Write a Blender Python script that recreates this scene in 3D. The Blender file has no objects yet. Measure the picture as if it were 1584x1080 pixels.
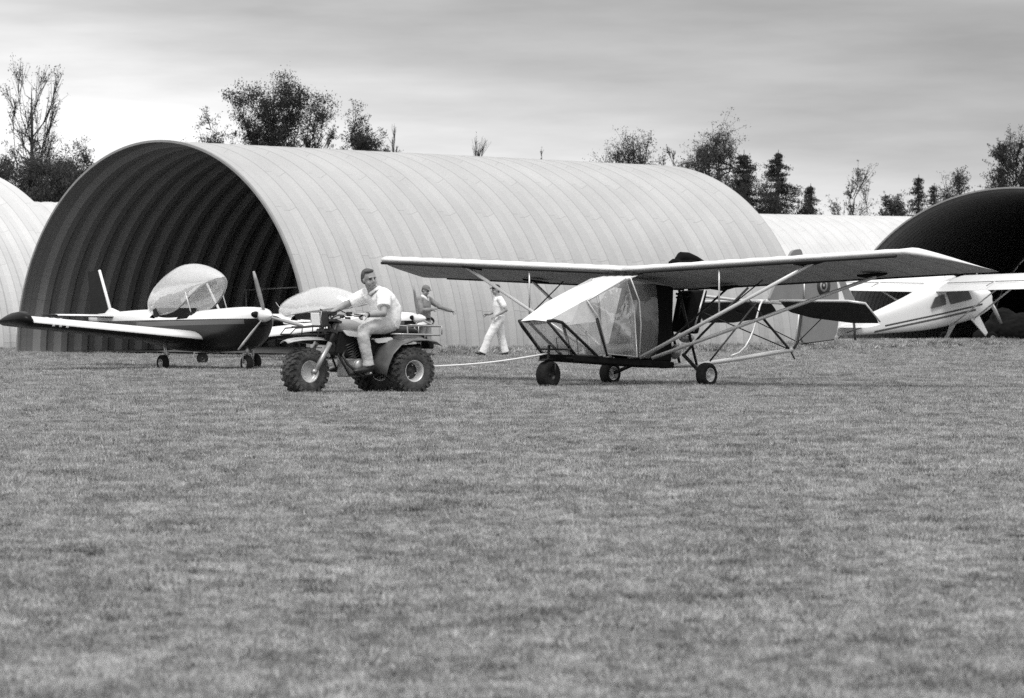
import bpy, bmesh, math, random
import numpy as np
from mathutils import Vector, Matrix, Euler, Quaternion
from mathutils import noise as mnoise
R = math.radians
sc = bpy.context.scene
C = sc.collection

# ------------------------------------------------------------------ camera
cam = bpy.data.objects.new('camera', bpy.data.cameras.new('camera'))
C.objects.link(cam); sc.camera = cam
cam.location = (0, 0, 1.1)
cam.rotation_euler = (R(90) - math.atan(60/5000), 0, 0)
cam.data.sensor_width = 36; cam.data.lens = 36*5000/1584
cam.data.clip_start = .5; cam.data.clip_end = 3000
cam.data.dof.use_dof = True; cam.data.dof.focus_distance = 44; cam.data.dof.aperture_fstop = 6.5

# ------------------------------------------------------------------ light
SUN_EL, SUN_AZ = R(60), R(190)          # azimuth measured from +Y (away) clockwise
w = bpy.data.worlds.new('World'); sc.world = w; w.use_nodes = True
nt = w.node_tree; nt.nodes.clear()
def N(t, k, **kw):
    n = t.nodes.new(k)
    for a, b in kw.items(): setattr(n, a, b)
    return n
def math_node(t, op, a, b=None, clamp=False):
    n = t.nodes.new('ShaderNodeMath'); n.operation = op; n.use_clamp = clamp
    for i, v in enumerate((a, b)):
        if v is None: continue
        if isinstance(v, (int, float)): n.inputs[i].default_value = v
        else: t.links.new(v, n.inputs[i])
    return n.outputs[0]
def ramp(t, fac, stops, interp='LINEAR'):
    n = t.nodes.new('ShaderNodeValToRGB'); t.links.new(fac, n.inputs[0])
    n.color_ramp.interpolation = interp
    e = n.color_ramp.elements
    while len(e) < len(stops): e.new(.5)
    for i, (p, v) in enumerate(stops):
        e[i].position = p; e[i].color = (v, v, v, 1)
    return n.outputs[0]
sky = N(nt, 'ShaderNodeTexSky', sky_type='NISHITA'); sky.sun_disc = False
sky.sun_elevation = SUN_EL; sky.sun_rotation = SUN_AZ; sky.air_density = 1; sky.dust_density = 4
bw = N(nt, 'ShaderNodeRGBToBW'); nt.links.new(sky.outputs[0], bw.inputs[0])
tc = N(nt, 'ShaderNodeTexCoord'); sep = N(nt, 'ShaderNodeSeparateXYZ'); nt.links.new(tc.outputs['Generated'], sep.inputs[0])
# overcast deck: brighter at the horizon, darker layer some degrees up, bright again overhead
zz = math_node(nt, 'ADD', sep.outputs[2], math_node(nt, 'MULTIPLY', sep.outputs[0], .21))
grad = ramp(nt, math_node(nt, 'MULTIPLY', zz, 1.0), [(0, 7.9), (.026, 7.7), (.048, 6.2), (.072, 4.0), (.11, 2.9), (.30, 6.0), (1, 8.6)])
mp = N(nt, 'ShaderNodeMapping'); nt.links.new(tc.outputs['Generated'], mp.inputs[0]); mp.inputs['Scale'].default_value = (14, 14, 95)
mp.inputs['Rotation'].default_value = (0, R(1.5), 0)
nz = N(nt, 'ShaderNodeTexNoise'); nt.links.new(mp.outputs[0], nz.inputs['Vector']); nz.inputs['Scale'].default_value = 1; nz.inputs['Detail'].default_value = 7; nz.inputs['Roughness'].default_value = .55
mp2 = N(nt, 'ShaderNodeMapping'); nt.links.new(tc.outputs['Generated'], mp2.inputs[0]); mp2.inputs['Scale'].default_value = (5, 5, 26)
nz2 = N(nt, 'ShaderNodeTexNoise'); nt.links.new(mp2.outputs[0], nz2.inputs['Vector']); nz2.inputs['Scale'].default_value = 1; nz2.inputs['Detail'].default_value = 4
cl = math_node(nt, 'ADD', math_node(nt, 'MULTIPLY', nz.outputs['Fac'], .60), math_node(nt, 'MULTIPLY', nz2.outputs['Fac'], .60))
cl = math_node(nt, 'ADD', cl, .40)
cloud = math_node(nt, 'MULTIPLY', grad, cl)
tot = math_node(nt, 'ADD', math_node(nt, 'MULTIPLY', bw.outputs[0], .12), cloud)
bg = N(nt, 'ShaderNodeBackground'); bg.inputs['Strength'].default_value = .1
nt.links.new(tot, bg.inputs['Color'])
wo = N(nt, 'ShaderNodeOutputWorld'); nt.links.new(bg.outputs[0], wo.inputs[0])
sd = bpy.data.lights.new('sun', 'SUN'); sd.energy = 1.7; sd.angle = R(20); sd.color = (1, .99, .97)
so = bpy.data.objects.new('sun', sd); C.objects.link(so)
sdir = Vector((math.sin(SUN_AZ)*math.cos(SUN_EL), math.cos(SUN_AZ)*math.cos(SUN_EL), math.sin(SUN_EL)))
so.rotation_euler = sdir.to_track_quat('Z', 'Y').to_euler(); so.location = (0, 0, 30)
sc.view_settings.view_transform = 'Standard'; sc.view_settings.look = 'None'
sc.view_settings.exposure = .44; sc.view_settings.gamma = 1
sc.cycles.use_denoising = False
sc.cycles.max_bounces = 8; sc.cycles.transparent_max_bounces = 16

# ------------------------------------------------------------------ materials
def mat(name, v, rough=.6, metal=0, nscale=0, namt=0, bump=0, bscale=30, spec=.5, transl=0, fine=0):
    m = bpy.data.materials.new(name); m.use_nodes = True; t = m.node_tree
    p = t.nodes['Principled BSDF']
    p.inputs['Roughness'].default_value = rough; p.inputs['Metallic'].default_value = metal
    p.inputs['Specular IOR Level'].default_value = spec
    p.inputs['Base Color'].default_value = (v, v, v, 1)
    co = N(t, 'ShaderNodeTexCoord')
    if namt:
        n = N(t, 'ShaderNodeTexNoise'); n.inputs['Scale'].default_value = nscale; n.inputs['Detail'].default_value = 6; n.inputs['Roughness'].default_value = .62
        t.links.new(co.outputs['Object'], n.inputs['Vector'])
        o = ramp(t, n.outputs['Fac'], [(.28, max(0, v*(1-namt))), (.72, v*(1+namt))])
        t.links.new(o, p.inputs['Base Color'])
    if bump:
        n = N(t, 'ShaderNodeTexNoise'); n.inputs['Scale'].default_value = bscale; n.inputs['Detail'].default_value = 5
        t.links.new(co.outputs['Object'], n.inputs['Vector'])
        b = N(t, 'ShaderNodeBump'); b.inputs['Strength'].default_value = bump; b.inputs['Distance'].default_value = .02
        t.links.new(n.outputs['Fac'], b.inputs['Height']); t.links.new(b.outputs[0], p.inputs['Normal'])
    return m
M = dict(
    white=mat('white_paint', .78, .3, 0, 3, .06), whitefab=mat('white_wing_fabric', .72, .55, 0, 5, .07, .25, 9),
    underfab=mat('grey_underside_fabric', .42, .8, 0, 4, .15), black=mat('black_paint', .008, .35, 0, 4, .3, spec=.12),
    under_dark=mat('dark_underside', .012, .5, 0, 4, .3, spec=.2), grey=mat('grey_paint', .22, .5, 0, 3, .12),
    stripe=mat('stripe_grey', .12, .4), tubew=mat('bright_alloy_tube', .62, .35, .35), tubed=mat('dark_steel_tube', .018, .5, spec=.3),
    rubber=mat('rubber', .016, .85, 0, 25, .5, .5, 40, spec=.2), mudrub=mat('dusty_rubber', .055, .92, 0, 9, .75, .6, 40),
    rim=mat('pressed_rim', .6, .4, .3, 8, .15), steel=mat('steel', .4, .4, .6, 10, .2), castalloy=mat('cast_alloy', .3, .45, .5, 16, .4, .3, 40),
    darkmet=mat('dark_metal', .035, .45, .3, 14, .5), plasticred=mat('coloured_plastic', .10, .32, 0, 5, .3), tank=mat('tank_paint', .30, .25, 0, 4, .1),
    seat=mat('seat_vinyl', .012, .55, spec=.25), lamp=mat('lamp_lens', .92, .25), blackfab=mat('black_fabric', .007, .9, 0, 6, .3, spec=.12),
    skin=mat('skin', .30, .55, 0, 18, .10), skin2=mat('tanned_skin', .28, .55, 0, 18, .10), hair=mat('hair', .07, .7, 0, 60, .5), dark=mat('eye_dark', .02, .4),
    shirt=mat('shirt_cotton', .86, .85, 0, 5, .03, .5, 14), jean=mat('faded_denim', .52, .9, 0, 9, .14, .7, 16), jean2=mat('grey_cotton', .34, .9, 0, 9, .12, .5, 16),
    jacket=mat('jacket_cloth', .23, .85, 0, 9, .2, .6, 16), trouser=mat('white_cotton', .82, .85, 0, 6, .05, .5, 14), shoe=mat('shoe_leather', .03, .5), cap=mat('dark_cap', .02, .9), cap2=mat('grey_cap', .16, .9),
    rope=mat('white_rope', .8, .8), bark=mat('bark', .035, .9, 0, 5, .4), gable_shade=mat('shade_black_gable', .02, .9), mark=mat('white_mark', .85, .4), ring1=mat('roundel_dark', .04, .5), ring2=mat('roundel_light', .4, .5),
    grey_plastic=mat('pale_plastic', .40, .35, 0, 6, .3),    dark_floor=mat('bounce_cutting_floor', .03, .95, 0, 2, .4), glassd=mat('dark_cabin_glass', .07, .12, 0, 3, .5),
    rimsteel=mat('rim_steel', .27, .6, .1, 3, .12), blade=mat('varnished_blade', .30, .35, 0, 6, .3), wood=mat('wood_pole', .3, .8, 0, 8, .2),
)
def leafmat(name, v):
    m = bpy.data.materials.new(name); m.use_nodes = True; t = m.node_tree; t.nodes.clear()
    g = N(t, 'ShaderNodeNewGeometry'); r = ramp(t, g.outputs['Random Per Island'], [(0, v*.5), (1, v*1.5)])
    d = N(t, 'ShaderNodeBsdfDiffuse'); tr = N(t, 'ShaderNodeBsdfTranslucent'); mx = N(t, 'ShaderNodeMixShader'); mx.inputs[0].default_value = .25
    t.links.new(r, d.inputs[0]); t.links.new(r, tr.inputs[0]); t.links.new(d.outputs[0], mx.inputs[1]); t.links.new(tr.outputs[0], mx.inputs[2])
    o = N(t, 'ShaderNodeOutputMaterial'); t.links.new(mx.outputs[0], o.inputs[0]); return m
def ribbed(m, per, dark):
    t = m.node_tree; p = t.nodes['Principled BSDF']; l = p.inputs['Base Color'].links; src = l[0].from_socket
    co = N(t, 'ShaderNodeTexCoord'); sp_ = N(t, 'ShaderNodeSeparateXYZ'); t.links.new(co.outputs['Object'], sp_.inputs[0])
    f = math_node(t, 'LESS_THAN', math_node(t, 'PINGPONG', sp_.outputs[1], per/2), .018); n = N(t, 'ShaderNodeMix'); n.data_type = 'RGBA'; t.links.new(f, n.inputs[0]); t.links.new(src, n.inputs[6]); n.inputs[7].default_value = (dark, dark, dark, 1)
    t.links.new(n.outputs[2], p.inputs['Base Color'])
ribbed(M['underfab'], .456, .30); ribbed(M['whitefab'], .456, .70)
M['leaf'] = leafmat('leaves_dark', .052); M['leaf2'] = leafmat('leaves_mid', .075); M['leaf3'] = leafmat('leaves_pale', .14); M['needle'] = leafmat('needles', .055)
def glassmat(name, dif, fd, ft, rough=.05):
    """thin perspex: part diffuse veil, part clear, part mirror"""
    m = bpy.data.materials.new(name); m.use_nodes = True; t = m.node_tree; t.nodes.clear()
    co = N(t, 'ShaderNodeTexCoord'); n = N(t, 'ShaderNodeTexNoise'); n.inputs['Scale'].default_value = 2.5; n.inputs['Detail'].default_value = 3
    t.links.new(co.outputs['Object'], n.inputs['Vector'])
    b = N(t, 'ShaderNodeBump'); b.inputs['Strength'].default_value = .35; b.inputs['Distance'].default_value = .08; t.links.new(n.outputs['Fac'], b.inputs['Height'])
    d = N(t, 'ShaderNodeBsdfDiffuse'); d.inputs[0].default_value = (dif, dif, dif, 1)
    gl = N(t, 'ShaderNodeBsdfGlossy'); gl.inputs['Roughness'].default_value = rough; t.links.new(b.outputs[0], gl.inputs['Normal']); gl.inputs[0].default_value = (1, 1, 1, 1)
    tp = N(t, 'ShaderNodeBsdfTransparent'); tp.inputs[0].default_value = (.96, .96, .96, 1)
    m1 = N(t, 'ShaderNodeMixShader'); m1.inputs[0].default_value = fd/(fd+ft); t.links.new(tp.outputs[0], m1.inputs[1]); t.links.new(d.outputs[0], m1.inputs[2])
    lw = N(t, 'ShaderNodeLayerWeight'); lw.inputs[0].default_value = .5; t.links.new(b.outputs[0], lw.inputs['Normal'])
    f = math_node(t, 'ADD', math_node(t, 'MULTIPLY', math_node(t, 'POWER', lw.outputs['Facing'], 3), .6), max(0, 1-fd-ft)*.6, True)
    m2 = N(t, 'ShaderNodeMixShader'); t.links.new(f, m2.inputs[0]); t.links.new(m1.outputs[0], m2.inputs[1]); t.links.new(gl.outputs[0], m2.inputs[2])
    o = N(t, 'ShaderNodeOutputMaterial'); t.links.new(m2.outputs[0], o.inputs[0]); return m
M['canopy'] = glassmat('sky_whitened_perspex', .85, .30, .34, .03); M['clear'] = glassmat('clear_plastic_sheet', .85, .10, .86, .08); M['door_clear'] = glassmat('shiny_door_plastic', .85, .18, .58, .06); M['glass'] = glassmat('window_glass', .35, .25, .5)  # canopy's white diffuse share stands in for reflected sky

def paintmat(name, bands, base, rough=.3):
    """bands: list of (z lower, slope with x, height, value, x min, x max); base: (value above, value below, z line, slope) or one value"""
    m = bpy.data.materials.new(name); m.use_nodes = True; t = m.node_tree; p = t.nodes['Principled BSDF']; p.inputs['Roughness'].default_value = rough; p.inputs['Specular IOR Level'].default_value = .35
    co = N(t, 'ShaderNodeTexCoord'); s = N(t, 'ShaderNodeSeparateXYZ'); t.links.new(co.outputs['Object'], s.inputs[0])
    def line(z0, k): return math_node(t, 'SUBTRACT', s.outputs[2], math_node(t, 'ADD', math_node(t, 'MULTIPLY', s.outputs[0], k), z0))
    def mix(f, a, b):
        n = t.nodes.new('ShaderNodeMix'); n.data_type = 'FLOAT'; t.links.new(f, n.inputs[0])
        for i, v in ((2, a), (3, b)):
            if isinstance(v, (int, float)): n.inputs[i].default_value = v
            else: t.links.new(v, n.inputs[i])
        return n.outputs[0]
    col = base if isinstance(base, (int, float)) else mix(math_node(t, 'GREATER_THAN', line(base[2], base[3]), 0), base[1], base[0])
    for z0, k, h, v, x0, x1 in bands:
        l = line(z0, k); f = math_node(t, 'MULTIPLY', math_node(t, 'GREATER_THAN', l, 0), math_node(t, 'LESS_THAN', l, h))
        f = math_node(t, 'MULTIPLY', f, math_node(t, 'MULTIPLY', math_node(t, 'GREATER_THAN', s.outputs[0], x0), math_node(t, 'LESS_THAN', s.outputs[0], x1))); col = mix(f, col, v)
    t.links.new(col, p.inputs['Base Color']); return m
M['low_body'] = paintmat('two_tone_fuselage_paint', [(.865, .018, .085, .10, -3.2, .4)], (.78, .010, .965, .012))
M['high_body'] = paintmat('striped_fuselage_paint', [(1.20, .012, .055, .07, -3.5, .42), (1.08, .012, .065, .12, -3.9, .10)], .8)

# corrugated galvanised steel with staggered sheet seams (u along the axis, v along the arch)
def steelmat(name, v):
    m = bpy.data.materials.new(name); m.use_nodes = True; t = m.node_tree; p = t.nodes['Principled BSDF']
    p.inputs['Roughness'].default_value = .7; p.inputs['Metallic'].default_value = .12; p.inputs['Specular IOR Level'].default_value = .35
    uv = N(t, 'ShaderNodeUVMap'); s = N(t, 'ShaderNodeSeparateXYZ'); t.links.new(uv.outputs[0], s.inputs[0])
    cb = N(t, 'ShaderNodeCombineXYZ'); t.links.new(s.outputs[1], cb.inputs[0]); t.links.new(s.outputs[0], cb.inputs[1])
    br = N(t, 'ShaderNodeTexBrick'); t.links.new(cb.outputs[0], br.inputs['Vector'])
    br.inputs['Scale'].default_value = 1; br.inputs['Brick Width'].default_value = 2.9; br.inputs['Row Height'].default_value = .67; br.inputs['Mortar Size'].default_value = .011
    br.inputs['Mortar Smooth'].default_value = .3; br.inputs['Color1'].default_value = (1, 1, 1, 1); br.inputs['Color2'].default_value = (.95, .95, .95, 1); br.inputs['Mortar'].default_value = (.72, .72, .72, 1); br.inputs['Bias'].default_value = 0
    co = N(t, 'ShaderNodeTexCoord')
    n1 = N(t, 'ShaderNodeTexNoise'); n1.inputs['Scale'].default_value = .7; n1.inputs['Detail'].default_value = 5; t.links.new(co.outputs['Object'], n1.inputs['Vector'])
    n2 = N(t, 'ShaderNodeTexNoise'); n2.inputs['Scale'].default_value = 22; n2.inputs['Detail'].default_value = 3; n2.inputs['Roughness'].default_value = .8; t.links.new(co.outputs['Object'], n2.inputs['Vector'])
    a = math_node(t, 'ADD', math_node(t, 'MULTIPLY', n1.outputs['Fac'], .30), math_node(t, 'MULTIPLY', n2.outputs['Fac'], .30)); a = math_node(t, 'ADD', a, .74)
    bb = N(t, 'ShaderNodeRGBToBW'); t.links.new(br.outputs['Color'], bb.inputs[0])
    c = math_node(t, 'MULTIPLY', math_node(t, 'MULTIPLY', a, bb.outputs[0]), v)
    t.links.new(c, p.inputs['Base Color'])
    return m
M['galv'] = steelmat('galvanised_steel', .435); M['inner_shade'] = steelmat('shade_darkened_steel', .25); M['galv2'] = steelmat('pale_steel', .56)  # inside copy of the steel darkened to stand in for hangar shade

# ------------------------------------------------------------------ mesh builder
class MB:
    def __init__(s): s.v = []; s.f = []; s.m = []; s.sm = []
    def add(s, vs, fs, mi=0, smooth=True):
        o = len(s.v); s.v += [tuple(v) for v in vs]
        for i, f in enumerate(fs):
            s.f.append([o+k for k in f]); s.m.append(mi[i] if isinstance(mi, list) else mi); s.sm.append(smooth)
        return s
    def box(s, c, d, rot=None, mi=0):
        q = rot.to_matrix() if isinstance(rot, (Euler, Quaternion)) else (rot or Matrix.Identity(3))
        vs = [Vector(c) + q @ Vector((x*d[0]/2, y*d[1]/2, z*d[2]/2)) for x in (-1, 1) for y in (-1, 1) for z in (-1, 1)]
        return s.add(vs, [(0, 1, 3, 2), (4, 6, 7, 5), (0, 4, 5, 1), (2, 3, 7, 6), (0, 2, 6, 4), (1, 5, 7, 3)], mi, False)
    def rings(s, rs, cap=(True, True), mi=0, closed=True, smooth=True):
        n = len(rs[0]); vs = [p for r in rs for p in r]; fs = []; ms = []
        for i in range(len(rs)-1):
            for j in range(n if closed else n-1):
                k = (j+1) % n; fs.append((i*n+j, i*n+k, (i+1)*n+k, (i+1)*n+j)); ms.append(mi(i, j) if callable(mi) else mi)
        if closed and cap[0]: fs.append(tuple(range(n-1, -1, -1))); ms.append(mi(0, 0) if callable(mi) else mi)
        if closed and cap[1]: fs.append(tuple((len(rs)-1)*n+j for j in range(n))); ms.append(mi(len(rs)-2, 0) if callable(mi) else mi)
        return s.add(vs, fs, ms, smooth)
    def tube(s, pts, r, seg=8, mi=0, sq=None, ref=None):
        """r number or list; sq = flattening of the second axis"""
        P = [Vector(p) for p in pts]; rr = r if isinstance(r, (list, tuple)) else [r]*len(P); out = []; u = None
        for i, p in enumerate(P):
            d = (P[min(i+1, len(P)-1)] - P[max(i-1, 0)]).normalized()
            if u is None:
                u = (Vector(ref) if ref else Vector((0, 0, 1)) if abs(d.z) < .9 else Vector((1, 0, 0)))
            u = (u - d*u.dot(d)).normalized(); v = d.cross(u)
            a = rr[i]; ra, rb = (a if isinstance(a, (tuple, list)) else (a, a*(sq or 1)))
            out.append([p + u*math.cos(2*math.pi*k/seg)*ra + v*math.sin(2*math.pi*k/seg)*rb for k in range(seg)])
        return s.rings(out, mi=mi)
    def ball(s, c, r, seg=16, rot=None, mi=0):
        r = r if isinstance(r, (tuple, list)) else (r, r, r); q = rot.to_matrix() if rot else Matrix.Identity(3); rs = []
        for i in range(1, seg//2*2//2):
            a = math.pi*i/(seg//2); rs.append([Vector(c) + q @ Vector((r[0]*math.sin(a)*math.cos(2*math.pi*k/seg), r[1]*math.sin(a)*math.sin(2*math.pi*k/seg), -r[2]*math.cos(a))) for k in range(seg)])
        s.rings(rs, (False, False), mi); n = seg; o = len(s.v) - n*len(rs)
        s.v += [tuple(Vector(c)+q@Vector((0, 0, -r[2]))), tuple(Vector(c)+q@Vector((0, 0, r[2])))]; a, b = len(s.v)-2, len(s.v)-1; l = o+n*(len(rs)-1)
        for k in range(n):
            s.f.append([a, o+(k+1) % n, o+k]); s.f.append([b, l+k, l+(k+1) % n]); s.m += [mi, mi]; s.sm += [True, True]
        return s
    def lathe(s, prof, c, axis, seg=32, mi=0, closed=False):
        ax = Vector(axis).normalized(); u = ax.orthogonal().normalized(); v = ax.cross(u)
        rs = [[Vector(c) + ax*a + (u*math.cos(2*math.pi*k/seg) + v*math.sin(2*math.pi*k/seg))*max(r, 1e-4) for k in range(seg)] for r, a in prof]
        if closed: rs.append(rs[0])
        return s.rings(rs, (False, False), mi)
    def plate(s, outline, th, mi=0, nrm=None, side=None):
        """outline: 3-D points of a flat polygon, given thickness along its normal"""
        P = [Vector(p) for p in outline]; n = Vector(nrm) if nrm else (P[1]-P[0]).cross(P[2]-P[0]); n.normalize(); k = len(P)
        vs = [p + n*th/2 for p in P] + [p - n*th/2 for p in P]
        fs = [tuple(range(k)), tuple(range(2*k-1, k-1, -1))] + [(i, k+i, k+(i+1) % k, (i+1) % k) for i in range(k)]
        return s.add(vs, fs, [mi, mi] + [mi if side is None else side]*k, False)
    def build(s, name, mats, parent=None, remesh=0, smooth_it=0, weld=False, bevel=0):
        me = bpy.data.meshes.new(name); me.from_pydata(s.v, [], s.f)
        for m in (mats if isinstance(mats, (list, tuple)) else [mats]): me.materials.append(m)
        me.polygons.foreach_set('material_index', s.m); me.polygons.foreach_set('use_smooth', s.sm)
        bm = bmesh.new(); bm.from_mesh(me)
        if weld: bmesh.ops.remove_doubles(bm, verts=bm.verts, dist=.0005)
        bmesh.ops.recalc_face_normals(bm, faces=bm.faces); bm.to_mesh(me); bm.free(); me.update()
        o = bpy.data.objects.new(name, me); C.objects.link(o); o.parent = parent
        if remesh:
            md = o.modifiers.new('union', 'REMESH'); md.mode = 'VOXEL'; md.voxel_size = remesh; md.use_smooth_shade = True
            if smooth_it:
                ms = o.modifiers.new('smooth', 'SMOOTH'); ms.factor = .5; ms.iterations = smooth_it
        if bevel:
            md = o.modifiers.new('bevel', 'BEVEL'); md.width = bevel; md.segments = 2; md.limit_method = 'ANGLE'
        return o
CLOUD = bpy.data.textures.new('folds', 'CLOUDS'); CLOUD.noise_scale = .13; CLOUD.noise_depth = 2
def folds(o, k=.028):
    m = o.modifiers.new('folds', 'DISPLACE'); m.texture = CLOUD; m.strength = k; m.mid_level = .5; m.texture_coords = 'LOCAL'; return o
def tag(o, label=None, cat=None, group=None, kind=None):
    if label: o['label'] = label
    if cat: o['category'] = cat
    if group: o['group'] = group
    if kind: o['kind'] = kind
    return o
def empty(name, loc, rot=(0, 0, 0), label=None, cat=None, group=None):
    o = bpy.data.objects.new(name, None); C.objects.link(o); o.location = loc; o.rotation_euler = rot; o.empty_display_size = .3
    return tag(o, label, cat, group)
def copy_tree(o, parent=None):
    c = o.copy(); C.objects.link(c); c.parent = parent
    for ch in list(o.children): copy_tree(ch, c)
    return c
def smooth01(a, b, x):
    t = min(1, max(0, (x-a)/(b-a))); return t*t*(3-2*t)

# ------------------------------------------------------------------ ground
AX = Vector((.691, .723, 0)).normalized(); PR = Vector((AX.y, -AX.x, 0))     # main hangar: axis, and the direction across it
H1 = Vector((-8.42, 78.4, 0)); HR = 5.44; HL = 18.1
def gz(x, y):
    z = .05*mnoise.noise(Vector((x*.09, y*.09, 0)))*smooth01(12, 30, y)*(1-smooth01(38, 48, y)) + .03*mnoise.noise(Vector((x*.3, y*.3, 4)))*smooth01(52, 70, y)
    d = (Vector((x, y, 0)) - H1).dot(PR) - HR; t = (Vector((x, y, 0)) - H1).dot(AX)
    z += .16*(1-smooth01(.2, 1.7, d))*smooth01(-9, -7, d)*smooth01(.2, 2.5, t)*(1-smooth01(24, 32, t))
    z += .07*smooth01(7.5, 9.5, x)*smooth01(88, 92.5, y)*(1-smooth01(94.5, 97, y))
    return z
def groundmat():
    m = bpy.data.materials.new('turf'); m.use_nodes = True; t = m.node_tree; p = t.nodes['Principled BSDF']; p.inputs['Roughness'].default_value = .95; p.inputs['Specular IOR Level'].default_value = .1
    g = N(t, 'ShaderNodeNewGeometry')
    n1 = N(t, 'ShaderNodeTexNoise'); n1.inputs['Scale'].default_value = 1.3; n1.inputs['Detail'].default_value = 8; n1.inputs['Roughness'].default_value = .7; t.links.new(g.outputs['Position'], n1.inputs['Vector'])
    n2 = N(t, 'ShaderNodeTexNoise'); n2.inputs['Scale'].default_value = 25; n2.inputs['Detail'].default_value = 4; t.links.new(g.outputs['Position'], n2.inputs['Vector'])
    a = math_node(t, 'ADD', math_node(t, 'MULTIPLY', n1.outputs['Fac'], .6), math_node(t, 'MULTIPLY', n2.outputs['Fac'], .4))
    c = ramp(t, a, [(.3, .08), (.7, .22)]); t.links.new(c, p.inputs['Base Color'])
    b = N(t, 'ShaderNodeBump'); b.inputs['Strength'].default_value = .8; b.inputs['Distance'].default_value = .05; t.links.new(a, b.inputs['Height']); t.links.new(b.outputs[0], p.inputs['Normal'])
    return m
M['turf'] = groundmat()
xs = sorted(set([-600, -300, -120, -60] + [round(-40+.6*i, 2) for i in range(134)] + [60, 120, 300, 600])); ys = sorted(set([-60, -20] + [round(.6*i, 2) for i in range(217)] + [140, 170, 220, 400, 900]))
b = MB(); nx = len(xs); b.add([(x, y, gz(x, y)) for y in ys for x in xs], [(j*nx+i, j*nx+i+1, (j+1)*nx+i+1, (j+1)*nx+i) for j in range(len(ys)-1) for i in range(nx-1)])
tag(b.build('ground', M['turf']), kind='structure')

# blades of grass: tufts on points, sown denser near the camera
def grassmat():
    m = bpy.data.materials.new('grass_blades'); m.use_nodes = True; t = m.node_tree; t.nodes.clear()
    g = N(t, 'ShaderNodeNewGeometry'); oi = N(t, 'ShaderNodeObjectInfo')
    mp = N(t, 'ShaderNodeMapping'); mp.inputs['Scale'].default_value = (1.3, 1.0, .6); t.links.new(g.outputs['Position'], mp.inputs[0])
    n1 = N(t, 'ShaderNodeTexNoise'); n1.inputs['Scale'].default_value = 1.0; n1.inputs['Detail'].default_value = 7; n1.inputs['Roughness'].default_value = .66; t.links.new(mp.outputs[0], n1.inputs['Vector'])
    n3 = N(t, 'ShaderNodeTexNoise'); n3.inputs['Scale'].default_value = 9; n3.inputs['Detail'].default_value = 3; t.links.new(g.outputs['Position'], n3.inputs['Vector'])
    a = math_node(t, 'ADD', math_node(t, 'MULTIPLY', n1.outputs['Fac'], .85), math_node(t, 'MULTIPLY', n3.outputs['Fac'], .55))
    a = math_node(t, 'ADD', a, math_node(t, 'MULTIPLY', oi.outputs['Random'], .48)); a = math_node(t, 'SUBTRACT', a, math_node(t, 'MULTIPLY', math_node(t, 'GREATER_THAN', oi.outputs['Random'], .955), .7)); a = math_node(t, 'ADD', a, math_node(t, 'MULTIPLY', g.outputs['Random Per Island'], .5))
    c = ramp(t, math_node(t, 'MULTIPLY', a, .5), [(.36, .09), (.55, .35), (.78, .82)])
    d = N(t, 'ShaderNodeBsdfDiffuse'); tr = N(t, 'ShaderNodeBsdfTranslucent'); mx = N(t, 'ShaderNodeMixShader'); mx.inputs[0].default_value = .35
    t.links.new(c, d.inputs[0]); t.links.new(c, tr.inputs[0]); t.links.new(d.outputs[0], mx.inputs[1]); t.links.new(tr.outputs[0], mx.inputs[2])
    o = N(t, 'ShaderNodeOutputMaterial'); t.links.new(mx.outputs[0], o.inputs[0]); return m
M['grass'] = grassmat()
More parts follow.
